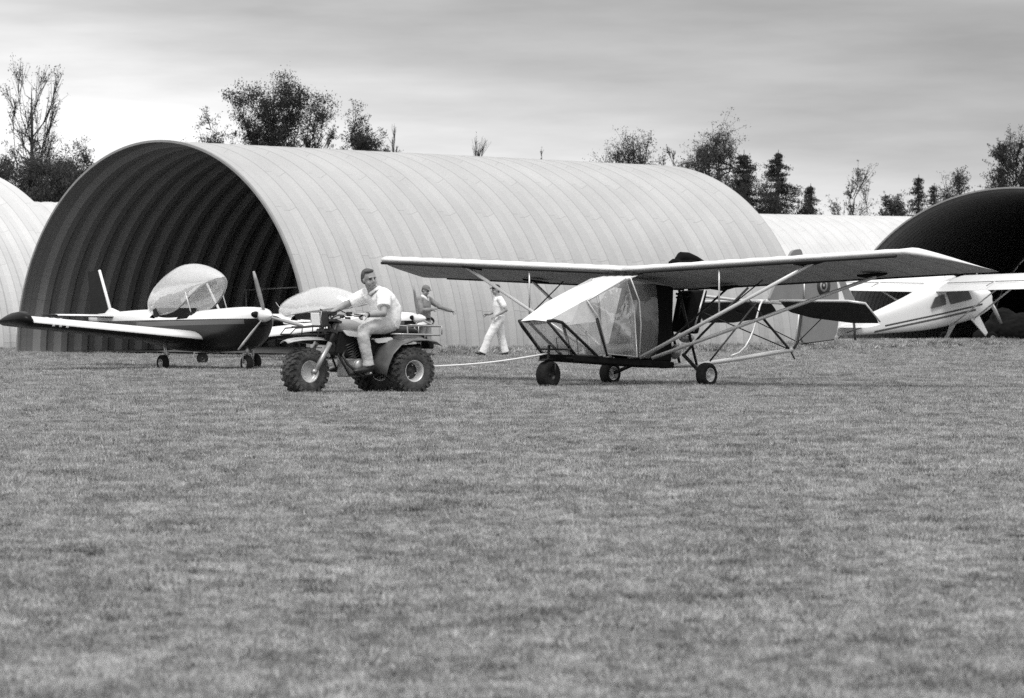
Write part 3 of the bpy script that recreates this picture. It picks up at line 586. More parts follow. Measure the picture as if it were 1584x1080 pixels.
for s in (-1, 1): uwing(s)
gp = MB(); gp.box((-1.66, 0, 1.66), (.12, .62, .05)); 
for q in (-.24, -.08, .08, .24): gp.box((-1.57, q, 1.665), (.05, .05, .022))
gp.build('wing_root_bracket', M['tubed'], U)
# cabin
cb = MB(); TH_ = .012
nL, nR = (.34, W0+.08, .965), (.20, -W0-.02, .975)
# top fabric
top = [[(.31, y*.78, .958+.02*(1-abs(y)/.33)), (-.30, y, 1.215+.05*(1-(y/.33)**2)), (-.85, y, 1.41+.06*(1-(y/.33)**2)), (-1.60, y*.95, 1.615)] for y in (-.33, -.2, 0, .2, .33)]
cb.rings([[Vector(p) for p in r] for r in top], closed=False)
for s in (-1, 1):
    cb.add([(.31, s*.262, .955), (-.30, s*.332, 1.215), (-.44, s*.335, 1.255), (-.72, s*.335, .96), (-.10, s*.320, .905), (.16, s*.285, .93)], [(0, 1, 5), (1, 4, 5), (1, 2, 3), (1, 3, 4)], 0, False)
    cb.plate([(-.30, s*.331, 1.217), (-.44, s*.331, 1.25), (-1.30, s*.331, 1.565), (-1.60, s*.32, 1.615), (-.85, s*.331, 1.41)], .008, 0, (0, 1, 0))
cb.build('cabin_fabric', M['whitefab'], U)
pb = MB(); pb.rings([[Vector((.10, y, .42)), Vector((-.6, y, .36)), Vector((-2.0, y, .31)), Vector((-3.1, y, .27))] for y in (-.30, .30)], closed=False)
fl = MB(); fl.box((-1.30, 0, .375), (2.25, .66, .09), Euler((0, R(-3.3), 0))); fl.tube([(-.05, .30, .44), (-.3, .31, .42)], .02, 6); fl.build('cabin_floor', M['blackfab'], U, bevel=.03)
for s in (-1, 1):
    A = [(.32, s*.268, .962), (-.26, s*.30, .47)]; B = [(.06, s*.312, .945), (-.68, s*.335, .46)]
    utube('window_frame', A, .020); utube('window_frame', [A[0], (.20, s*.285, .972), B[0], B[1]], .022); utube('window_frame', [A[1], B[1]], .018)
    MB().add([A[0], B[0], B[1], A[1]], [(0, 1, 2, 3)], 0, False).build('lower_window', M['clear'], U)
    MB().plate([B[0], (-.72, s*.335, .95), (-.89, s*.335, .47), B[1]], .004, 0, (0, 1, 0)).build('side_window', M['clear'], U)
    D = [(-.44, 1.25), (-1.32, 1.57), (-1.50, 1.15), (-1.56, .44), (-.89, .49), (-.68, 1.0)]
    dp = [(x, s*(.345+.02*math.sin((x+1.0)*5)), z) for x, z in D]; cen = (-1.02, s*.47, .90)
    dm = MB(); ol = [Vector(dp[i]).lerp(Vector(dp[(i+1) % 6]), q/6) for i in range(6) for q in range(6)]; cc = Vector((-1.05, s*.345, .93)); rg = []
    for q in range(7):
        t_ = .02 + .98*q/6; rg.append([cc.lerp(p, t_) + Vector((0, s*(.085*(1-t_**2) + (.022*mnoise.noise(cc.lerp(p, t_)*6.5) if q < 6 else 0)), 0)) for p in ol])
    dm.rings(rg, (True, False)); d_ = dm.build('door', M['door_clear'], U)
    utube('door_frame', dp+[dp[0]], .012, 'tubew', d_, 6)
    utube('door_post', [(-.66, s*.335, 1.0), (-.90, s*.335, .46)], .022, 'tubed')
    rp = MB(); rr = []
    for x0, z0, z1 in ((-1.34, .42, 1.56), (-1.7, .42, 1.52), (-1.98, .42, 1.48)): rr.append([Vector((x0, s*(.345+.05*math.sin(math.pi*q/6)), z0+(z1-z0)*q/6)) for q in range(7)])
    rp.rings(rr, closed=False); rp.build('rear_side_window', M['clear'], U)
    utube('rear_window_frame', [(-1.40, s*.35, 1.58), (-1.56, s*.38, 1.25), (-1.60, s*.38, .9), (-1.60, s*.35, .42)], .010, 'tubew')
    utube('gear_leg', [(-2.72, s*.26, .46), (-2.44, s*.84, .18)], .028, 'tubed')
    wheel(U, (-2.44, s*.92, .175), .178, .16, rimr=.56)
# nose window between the two sloping frames
MB().plate([(.31, .26, .95), (.31, -.26, .95), (-.24, -.29, .46), (-.24, .29, .46)], .004).build('nose_window', M['clear'], U)
utube('nose_frame', [(.31, -.265, .95), (.25, -.27, .88), (-.24, -.30, .47), (-.24, .30, .45)], .020)
utube('nose_crossbar', [(-.10, -.31, .56), (-.10, .33, .56)], .012)
# nose gear, rudder pedals, seats
ngm = MB(); ngm.tube([(-.02, 0, .62), (0, 0, .42), (0, 0, .36)], .020, 8); ngm.tube([(0, .13, .20), (-.02, .12, .36), (-.02, -.12, .36), (0, -.13, .20)], .016, 6); ngm.plate([(.16, -.06, .40), (.02, -.07, .44), (-.12, -.06, .42), (-.12, .06, .42), (.02, .07, .44), (.16, .06, .40)], .02); ngm.build('nose_gear_fork', M['tubed'], U)
wheel(U, (0, 0, .20), .20, .165, 'darkmet', rimr=.36)
pd = MB(); pd.tube([(-.45, -.2, .45), (-.40, -.2, .72), (-.40, 0, .74), (-.45, 0, .45)], .010, 6); pd.tube([(-.6, .05, .45), (-.55, .05, .78), (-.55, .22, .75), (-.62, .22, .45)], .010, 6); pd.tube([(-.9, 0, .44), (-.82, 0, .82)], .012, 6); pd.build('rudder_pedals', M['tubew'], U)
ip = MB(); ip.box((-.62, 0, 1.02), (.05, .5, .16), Euler((0, R(20), 0))); ip.build('instrument_panel', M['tubed'], U, bevel=.02)
st_ = MB(); 
for y in (-.16, .16): st_.box((-1.35, y*.9, .55), (.5, .26, .09), Euler((0, R(8), 0))); 
st_.build('seat', M['grey'], U, bevel=.03)
sb = MB(); sb.plate([(-1.62, 0, .50), (-1.98, 0, 1.50), (-2.45, 0, 1.46), (-2.40, 0, .34), (-1.9, 0, .36)], .62, 0, (0, 1, 0)); sb.build('seat_back', M['blackfab'], U, bevel=.04)
sv = MB(); sv.box((-1.62, .13, 1.0), (.06, .2, .55), Euler((0, R(-17), 0))); sv.build('seat_cushion', M['grey'], U, bevel=.02)
# engine above the wing, exhaust and dark fuel cell behind the cabin
en = MB(); en.box((-3.05, 0, 1.74), (.42, .26, .2)); en.tube([(-2.86, 0, 1.86), (-2.98, 0, 1.91), (-3.15, 0, 1.90), (-3.35, 0, 1.875), (-3.55, 0, 1.83)], [.03, .075, .08, .05, .02], 12); en.tube([(-2.66, .04, 1.82), (-2.76, .04, 1.85), (-2.9, .04, 1.83)], [.02, .035, .03], 8); en.build('engine', M['blackfab'], U, remesh=.016, smooth_it=2)
ft = MB(); ft.plate([(-3.06, 0, 1.40), (-3.47, 0, 1.42), (-3.25, 0, .76), (-2.88, 0, .80)], .26, 0, (0, 1, 0)); ft.build('radiator', M['blackfab'], U, bevel=.03)
mu = MB(); mu.ball((-3.04, .06, .70), (.15, .09, .07)); mu.ball((-2.72, .10, .50), (.09, .09, .11)); mu.build('exhaust_silencer', M['steel'], U)
hs = MB(); hs.tube([(-2.75, .1, 1.36), (-2.95, .14, 1.30), (-3.1, .1, 1.37), (-3.25, .1, 1.39), (-3.4, .08, 1.34)], .018, 6); hs.tube([(-2.75, .1, 1.30), (-2.95, .14, 1.38), (-3.1, .1, 1.32), (-3.3, .1, 1.36)], .015, 6); hs.build('hose', M['blackfab'], U)
for nm, p, r, m in (
    ('rear_cabin_post', [(-2.74, .16, 1.42), (-3.16, .16, .30)], .020, 'tubed'), ('rear_cabin_post', [(-2.74, -.16, 1.42), (-3.16, -.16, .30)], .020, 'tubed'), ('engine_post', [(-3.08, 0, 1.60), (-2.93, 0, .90)], .014, 'tubed'), ('engine_post', [(-3.38, .14, 1.42), (-3.10, .14, .80)], .014, 'tubew'),
    ('tail_boom', [(-2.5, 0, .29), (-3.4, 0, .30), (-4.6, 0, .40), (-5.71, 0, .50)], .036, 'tubew'), ('upper_boom', [(-3.05, 0, 1.36), (-4.30, 0, 1.27), (-5.55, 0, 1.22)], .024, 'tubew'),
    ('boom_brace', [(-3.36, 0, 1.12), (-5.60, 0, .52)], .010, 'tubed'), ('boom_brace', [(-4.55, 0, 1.30), (-5.66, 0, .50)], .020, 'tubed'), ('boom_brace', [(-4.50, .10, 1.28), (-5.62, .02, .50)], .009, 'tubed'), ('boom_brace', [(-4.9, 0, 1.22), (-4.36, 0, .46)], .0, 'tubew'),
    ('boom_brace', [(-4.85, 0, 1.26), (-3.30, .3, .36)], .013, 'tubed'), ('boom_brace', [(-3.45, .9, 1.45), (-3.10, .28, .74), (-2.74, .26, .46)], .018, 'tubed'), ('boom_brace', [(-3.45, -.9, 1.45), (-2.74, -.26, .46)], .018, 'tubed'),
    ('stern_post', [(-5.70, 0, .47), (-5.86, 0, .62), (-5.98, 0, 1.22)], .020, 'tubed'), ('stern_post', [(-5.80, 0, .60), (-5.92, 0, 1.20)], .012, 'tubew'), ('tail_skid', [(-5.66, 0, .50), (-5.78, 0, .36)], .012, 'tubed')):
    if r: utube(nm, p, r, m)
utube('prop_guard', [(-5.00, .02, 1.27), (-4.92, .03, 1.255), (-4.85, .04, 1.19), (-4.79, .05, 1.08), (-4.73, .05, .95), (-4.68, .05, .82), (-4.60, .04, .68), (-4.50, .03, .56), (-4.36, .02, .47), (-4.18, 0, .42)], .016, 'tubew')
# tail surfaces
def rounded(pts, r=.08, n=4):
    out = []; k = len(pts)
    for i in range(k):
        a, b_, c = Vector(pts[i-1]), Vector(pts[i]), Vector(pts[(i+1) % k]); p = b_+(a-b_).normalized()*min(r, (a-b_).length*.45); q = b_+(c-b_).normalized()*min(r, (c-b_).length*.45)
        for t in range(n+1):
            f = t/n; out.append(tuple(p*(1-f)**2 + b_*2*f*(1-f) + q*f*f))
    return out
rud = rounded([(-5.93, 0, .60), (-6.02, 0, 1.45), (-6.01, 0, 1.80), (-6.30, 0, 1.84), (-6.80, 0, 1.72), (-6.90, 0, 1.40), (-6.90, 0, .90), (-6.80, 0, .66)], .12)
ru = MB().plate(rud, .045, 0, (0, 1, 0)).build('rudder', M['grey'], U)
fin = rounded([(-5.10, 0, 1.27), (-5.30, 0, 1.55), (-5.70, 0, 2.04), (-5.92, 0, 2.07), (-5.97, 0, 1.95), (-5.97, 0, 1.27)], .06)
fi = MB().plate(fin, .045, 0, (0, 1, 0)).build('fin', M['grey'], U)
utube('hinge_strip', [(-5.985, .03, 1.55), (-5.985, .03, 1.30)], .012, 'tubew', ru)
utube('rudder_bow', [(-5.94, 0, .59), (-6.80, 0, .655)], .010, 'tubed', ru)
for rr, mm_, off in ((.175, 'ring1', .0255), (.095, 'ring2', .0275), (.062, 'ring1', .0295), (.022, 'ring2', .0315)):
    MB().lathe([(.001, off), (rr, off), (rr, off-.002)], (-6.50, 0, 1.50), (0, 1, 0), 24).build('roundel', M[mm_], ru)
for s in (-1, 1):
    el = rounded([(-5.28, s*.10, 1.245), (-5.28, s*1.40, 1.235), (-5.34, s*1.66, 1.20), (-5.66, s*1.68, .93), (-5.70, s*1.15, .93), (-5.60, s*.45, 1.01), (-5.48, s*.12, 1.10)], .05)
    b = MB(); P = [Vector(p) for p in el]; b.plate(el, .03, 0, (.62, 0, 1)); e_ = b.build('elevator', M['under_dark'], U)
    utube('elevator_edge', [(-5.26, s*.10, 1.262), (-5.26, s*1.40, 1.252), (-5.33, s*1.67, 1.215)], .020, 'tubew', e_); utube('elevator_edge', [(-5.33, s*1.67, 1.215), (-5.66, s*1.70, .94)], .013, 'tubew', e_)
    utube('tail_brace', [(-5.86, 0, .62), (-5.45, s*.9, 1.10)], .008)

# ------------------------------------------------------------------ three-wheeler
A = empty('three_wheeler', (-1.587, 42.94, -.015), (0, 0, R(215)), 'muddy three-wheeled balloon-tyred bike with rear rack towing the ultralight', 'atv')
def balloon(c, r, w, name='wheel', steer=0, dish=True):
    c = Vector(c); ax = Matrix.Rotation(steer, 3, 'Z') @ Vector((0, 1, 0)); rb = MB(); R1 = .135
    for s in (-1, 1):
        rb.lathe([(R1*1.04, s*w*.40), (R1*1.10, s*w*.44), (R1*1.0, s*w*.42), (R1*.93, s*w*.30)] + ([(R1*.86, s*w*.02), (R1*.80, s*w*.0)] if dish else [(R1*.85, s*w*.20), (R1*.4, s*w*.17), (.001, s*w*.18)]), c, ax, 28)
        if dish: rb.lathe([(R1*.80, 0), (R1*.5, s*w*.03), (R1*.42, s*w*.12), (.001, s*w*.13)], c, ax, 28, 1)
        for k in range(4):
            a = k*math.pi/2+.4; u = ax.orthogonal().normalized(); v = ax.cross(u); rb.ball(c + ax*s*w*(.04 if dish else .19) + (u*math.cos(a)+v*math.sin(a))*R1*.6, .013, 8)
    ro = rb.build(name, [M['rim'], M['darkmet']], A)
    tb = MB(); prof = [(R1*1.0, -w*.40), (R1*1.15, -w*.47), (r*.66, -w*.52), (r*.84, -w*.48), (r*.94, -w*.34), (r*.965, 0), (r*.94, w*.34), (r*.84, w*.48), (r*.66, w*.52), (R1*1.15, w*.47), (R1, w*.40)]
    tb.lathe(prof, c, ax, 40, closed=True); u = ax.orthogonal().normalized(); v = ax.cross(u); rnd = random.Random(4)
    for k in range(22):
        for row, (off, rad, lw, ll) in enumerate(((-.36, .955, .06, .022), (-.13, .985, .055, .04), (.13, .985, .055, .04), (.36, .955, .06, .022))):
            a = 2*math.pi*(k+.5*(row % 2))/22; d = u*math.cos(a)+v*math.sin(a); tn = ax.cross(d); m3 = Matrix((ax, tn, d)).transposed()
            q = Matrix.Rotation(R(-25 if off < 0 else 25) if abs(off) > .2 else 0, 3, d)
            tb.box(c + ax*off*w + d*(r*rad-.012), (lw*1.2, ll, .035), q @ m3)
        for s in (-1, 1):
            a = 2*math.pi*(k)/22; d = u*math.cos(a)+v*math.sin(a); tn = ax.cross(d); m3 = Matrix((ax, tn, d)).transposed(); tb.box(c + ax*s*w*.485 + d*r*.85, (.022, .035, .055), m3)
    tb.build('tyre', M['mudrub'], ro, bevel=0); return ro
balloon((0, .42, .315), .318, .27); balloon((0, -.42, .315), .318, .27); balloon((1.36, 0, .315), .318, .26, steer=R(6), dish=False)
MB().tube([(0, -.33, .315), (0, .33, .315)], .028, 10).build('rear_axle', M['darkmet'], A)
sprk = MB(); sprk.box((.30, 0, .34), (.62, .10, .09)); sprk.tube([(0, -.09, .315), (0, .09, .315)], .09, 14); sprk.build('final_drive', M['darkmet'], A, bevel=.02)
# frame, forks and bars
fr = MB()
for s in (-1, 1):
    fr.tube([(.98, 0, .82), (.90, s*.09, .52), (.76, s*.13, .27), (.30, s*.14, .26), (.12, s*.13, .42), (.02, s*.14, .70)], .016, 8); fr.tube([(.98, 0, .86), (.55, s*.06, .82), (.02, s*.13, .74), (-.35, s*.14, .70)], .014, 8)
fr.tube([(1.02, 0, .72), (.95, 0, .96)], .035, 10); fr.build('frame', M['darkmet'], A)
fk = MB()
for s in (-1, 1):
    fk.tube([(.955, s*.17, .98), (1.09, s*.17, .66)], .024, 10, mi=1); fk.tube([(1.08, s*.17, .69), (1.33, s*.175, .29)], .034, 10); fk.tube([(1.33, s*.15, .315), (1.33, s*.21, .315)], .035, 10)
fk.box((1.02, 0, .84), (.09, .40, .04), Euler((0, R(-20), 0)), 1); fk.box((.96, 0, .97), (.09, .40, .03), Euler((0, R(-20), 0)), 1); fk.build('front_fork', [M['steel'], M['darkmet']], A)
hbm = MB(); hbm.tube([(.72, .41, 1.04), (.82, .36, 1.05), (.93, .15, 1.06), (.95, 0, 1.01), (.93, -.15, 1.06), (.82, -.36, 1.05), (.72, -.41, 1.04)], .012, 8); hb_ = hbm.build('handlebar', M['steel'], A)
for s in (-1, 1):
    MB().tube([(.83, s*.355, 1.05), (.72, s*.41, 1.04)], .019, 8).build('grip', M['rubber'], hb_); lv = MB(); lv.tube([(.86, s*.31, 1.06), (.87, s*.38, 1.05), (.79, s*.45, 1.04)], .007, 6); lv.build('lever', M['steel'], hb_)
cab = MB(); cab.tube([(.85, .28, 1.05), (.98, .24, 1.12), (1.06, .10, 1.05), (1.02, .02, .86)], .007, 6); cab.tube([(.85, -.28, 1.05), (1.0, -.2, 1.13), (1.07, -.06, 1.02), (1.02, .0, .84)], .007, 6); cab.tube([(.96, .06, 1.04), (.80, .02, 1.05), (.70, .03, .99)], .008, 6); cab.build('control_cable', M['rubber'], A)
sw = MB(); sw.box((.86, .29, 1.065), (.06, .07, .06)); sw.box((.95, 0, 1.07), (.10, .12, .06)); sw.build('switch_box', M['darkmet'], A, bevel=.01)
hl = MB(); hl.box((1.13, 0, 1.0), (.12, .25, .21), Euler((0, R(6), 0))); hlo = hl.build('headlight_shell', M['darkmet'], A, bevel=.02)
MB().box((1.197, 0, 1.0), (.02, .20, .165), Euler((0, R(6), 0))).build('headlight_lens', M['lamp'], hlo, bevel=.006)
hg = MB(); hg.tube([(1.16, .12, .90), (1.20, .125, 1.0), (1.18, .12, 1.10), (1.18, -.12, 1.10), (1.20, -.125, 1.0), (1.16, -.12, .90)], .007, 6); hg.tube([(1.16, .12, .90), (1.16, -.12, .90)], .007, 6); hg.build('headlight_guard', M['steel'], hlo)
# front fender and its little rack
ff = MB(); prof = [(1.10, .755, .10), (1.18, .765, .13), (1.32, .768, .145), (1.48, .76, .145), (1.60, .745, .13), (1.68, .72, .10)]
ff.rings([[Vector((x, hw*q, z - .035*abs(q)**2.5)) for q in (-1, -.7, -.3, 0, .3, .7, 1)] for x, z, hw in prof], closed=False); f_ = ff.build('front_fender', M['grey_plastic'], A); f_.modifiers.new('thick', 'SOLIDIFY').thickness = .008
rk = MB()
for s in (-1, 1): rk.tube([(1.06, s*.12, .80), (1.06, s*.13, .92), (1.58, s*.13, .88), (1.66, s*.12, .80), (1.06, s*.12, .80)], .009, 6)
for x in (1.15, 1.32, 1.48): rk.tube([(x, -.13, .90), (x, .13, .90)], .008, 6); rk.tube([(x, .13, .90), (x, .12, .79)], .008, 6)
rk.build('front_rack', M['darkmet'], A)
# tank, seat, engine
tk = MB(); body(tk, interp([(.96, .87, .93, .05), (.88, .82, .99, .10), (.70, .80, 1.0, .14), (.50, .79, .93, .13), (.40, .78, .87, .09)], 4), 20, 2.6); tko = tk.build('fuel_tank', M['tank'], A)
MB().lathe([(.001, .03), (.035, .03), (.04, 0)], (.70, 0, .995), (0, 0, 1), 16).build('filler_cap', M['rubber'], tko)
tp_ = MB()
for s in (-1, 1): tp_.plate(rounded([(.88, s*.135, .86), (.42, s*.135, .80), (.46, s*.135, .74), (.80, s*.135, .78)], .03), .03, 0, (0, 1, 0))
tp_.build('side_badge_panel', M['white'], tko)
se = MB(); body(se, interp([(.52, .77, .86, .10), (.35, .76, .86, .14), (.05, .77, .87, .16), (-.20, .78, .89, .17), (-.32, .79, .86, .14)], 4), 20, 3); se.build('seat', M['seat'], A)
eg = MB(); eg.box((.60, 0, .36), (.40, .24, .24)); eg.tube([(.62, -.17, .38), (.62, .17, .38)], .10, 20); eg.tube([(.46, -.14, .34), (.46, .16, .34)], .08, 18); eg.tube([(.64, 0, .46), (.74, 0, .68)], .085, 14); eo = eg.build('engine', M['castalloy'], A, bevel=.015)
ef = MB()
for k in range(7): ef.lathe([(.001, 0), (.125, 0), (.125, .009), (.001, .009)], Vector((.65, 0, .49))+Vector((.1, 0, .22)).normalized()*.033*k, (.1, 0, .22), 18)
ef.build('cooling_fins', M['darkmet'], eo)
cv = MB(); cv.lathe([(.001, .03), (.07, .025), (.09, 0), (.095, -.03)], (.62, .19, .38), (0, 1, 0), 24); cv.build('engine_cover', M['steel'], eo)
ex = MB(); ex.tube([(.78, .08, .60), (.86, .13, .52), (.80, .17, .40), (.6, .19, .25), (.3, .2, .27)], .018, 8); ex.tube([(.05, .20, .60), (-.30, .20, .62)], .05, 12); ex.build('exhaust', M['darkmet'], A)
cbx = MB(); cbx.box((.40, 0, .60), (.34, .24, .26)); cbx.box((.80, 0, .66), (.26, .20, .30), Euler((0, R(-12), 0))); cbx.build('airbox', M['seat'], A, bevel=.03)
sc_ = MB(); sc_.plate(rounded([(.42, .19, .74), (.14, .19, .76), (.10, .19, .70), (.38, .19, .68)], .03), .03, 0, (0, 1, 0)); sc_.build('side_cover', M['white'], A)
for s in (-1, 1): MB().tube([(.55, s*.12, .27), (.55, s*.34, .29)], .016, 8).build('footpeg', M['steel'], A)
# rear fenders: arch from the foot guard up over the wheel
rf = MB()
for s in (-1, 1):
    pr = [(.44, .28), (.40, .42), (.33, .56), (.20, .68), (.02, .735), (-.20, .74), (-.36, .715), (-.44, .66)]
    rf.rings([[Vector((x, s*y, z + dz)) for y, dz in ((.13, .06), (.20, .03), (.30, .012), (.46, 0), (.52, -.012), (.53, -.022))] for x, z in pr], closed=False)
r_ = rf.build('rear_fender', M['plasticred'], A); r_.modifiers.new('thick', 'SOLIDIFY').thickness = .01
mid = MB(); mid.rings([[Vector((x, y, z)) for y in (-.14, 0, .14)] for x, z in ((.05, .77), (-.2, .80), (-.45, .78), (-.47, .70))], closed=False); m_ = mid.build('tail_panel', M['plasticred'], A); m_.modifiers.new('thick', 'SOLIDIFY').thickness = .01
rr = MB(); z0 = .80
rr.tube(rounded([(.12, .40, z0), (-.52, .40, z0-.015), (-.52, -.40, z0-.015), (.12, -.40, z0)], .08)+[(.12, .40, z0)], .012, 8)
rr.tube([(.02, .40, z0)] + rounded([(-.02, .40, z0+.12), (-.54, .40, z0+.10), (-.54, -.40, z0+.10), (-.02, -.40, z0+.12)], .07) + [(.02, -.40, z0)], .011, 8)
for y in (-.26, -.13, 0, .13, .26): rr.tube([(.12, y, z0), (-.52, y, z0-.015)], .008, 6)
for x in (-.15, -.52): 
    for y in (-.4, .4): rr.tube([(x, y, z0-.01), (x, y, z0+.11)], .009, 6)
for x in (.0, -.35):
    for y in (-.25, .25): rr.tube([(x, y, z0), (x, y, .73)], .010, 6)
rr.build('rear_rack', M['steel'], A)
tl = MB(); tl.box((-.49, .10, .66), (.09, .20, .12)); tl.build('tail_light', M['rubber'], A, bevel=.02)
ht = MB(); ht.tube([(-.05, 0, .36), (-.50, 0, .34), (-.56, 0, .36)], .02, 8); ht.build('tow_hitch', M['darkmet'], A)
# rope
q0 = A.matrix_basis @ Vector((-.56, 0, .36)); q1 = U.matrix_basis @ Vector((.03, 0, .50)); pts = []
for i in range(17):
    f = i/16; p = q0.lerp(q1, f); p.z -= .035*math.sin(math.pi*f); pts.append(p)
tag(MB().tube(pts, .012, 6).build('tow_rope', M['rope']), 'white tow rope stretched from the three-wheeler to the ultralight nose wheel', 'rope')

# ------------------------------------------------------------------ people
def hand(b, w, d, up, side=1, curl=.5, L=.185):
    """w wrist, d direction of the hand, up = back of the hand; side +1: thumb towards d x up"""
    w, d, up = Vector(w), Vector(d).normalized(), Vector(up); up = (up-d*up.dot(d)).normalized(); s = d.cross(up)*side; pl = L*.5
    b.tube([w, w+d*pl*.5, w+d*pl], [(.019, .030), (.017, .041), (.013, .040)], 10, ref=up)
    for k, (o, ln) in enumerate(((.030, .9), (.011, 1.0), (-.010, .95), (-.029, .75))):
        p = w + d*pl*.92 + s*o; a = 0; pts = [p]; seg = L*.5*ln/3
        for j in range(3):
            a += curl*(.5+.35*j); dd = d*math.cos(a) - up*math.sin(a); p = p + dd*seg; pts.append(p)
        b.tube(pts, [.0095, .0092, .0085, .007], 8)
    p = w + d*pl*.25 + s*.026; b.tube([p, p + (d*.6+s*.7-up*.2)*.035, p + (d*.8+s*.6-up*.5)*.062, p+(d*1.0+s*.45-up*.8)*.082], [.014, .012, .011, .008], 8)
def limb(b, pts, rad, seg=14): 
    b.tube(pts, rad, seg)
    for p, r in zip(pts, rad): b.ball(p, r if not isinstance(r, tuple) else min(r), 12)
def head(b, c, face, up, s=1.0):
    """c = centre of the skull; face = direction looked at"""
    f = Vector(face).normalized(); u = Vector(up); u = (u-f*u.dot(f)).normalized(); l = u.cross(f); m = Matrix((f, l, u)).transposed(); q = m.to_quaternion(); c = Vector(c)
    P = lambda x, y, z: c + m@Vector((x, y, z))*s
    b.ball(P(-.012, 0, .030), (.094*s, .076*s, .092*s), 18, q); b.ball(P(.014, 0, -.035), (.070*s, .062*s, .078*s), 16, q); b.ball(P(.038, 0, -.085), (.038*s, .040*s, .030*s), 14, q)
    b.tube([P(.078, 0, .018), P(.096, 0, -.012), P(.106, 0, -.032)], [.009*s, .012*s, .015*s], 8); b.ball(P(.092, 0, -.036), (.014*s, .018*s, .010*s), 8, q)
    b.tube([P(.070, -.045, .020), P(.082, 0, .028), P(.070, .045, .020)], [.010*s]*3, 8)         # brow
    b.ball(P(.072, 0, -.068), (.016*s, .024*s, .007*s), 8, q); b.ball(P(.070, 0, -.080), (.016*s, .021*s, .007*s), 8, q)
    for y in (-1, 1): b.ball(P(-.008, y*.077, -.008), (.018*s, .008*s, .030*s), 10, q); b.ball(P(.052, y*.042, -.04), (.025*s, .02*s, .03*s), 8, q)
    return P, q
def eyes(P, q, root, s=1, glasses=False):
    e = MB()
    for y in (-1, 1):
        e.ball(P(.073, y*.030, .004), (.007*s, .014*s, .006*s), 8, q); e.tube([P(.078, y*.050, .016), P(.086, y*.030, .022), P(.085, y*.014, .018)], .004*s, 6)
    e.tube([P(.083, -.022, -.074), P(.090, 0, -.073), P(.083, .022, -.074)], .0028*s, 6)
    e.build('eyes_and_brows', M['dark'], root)

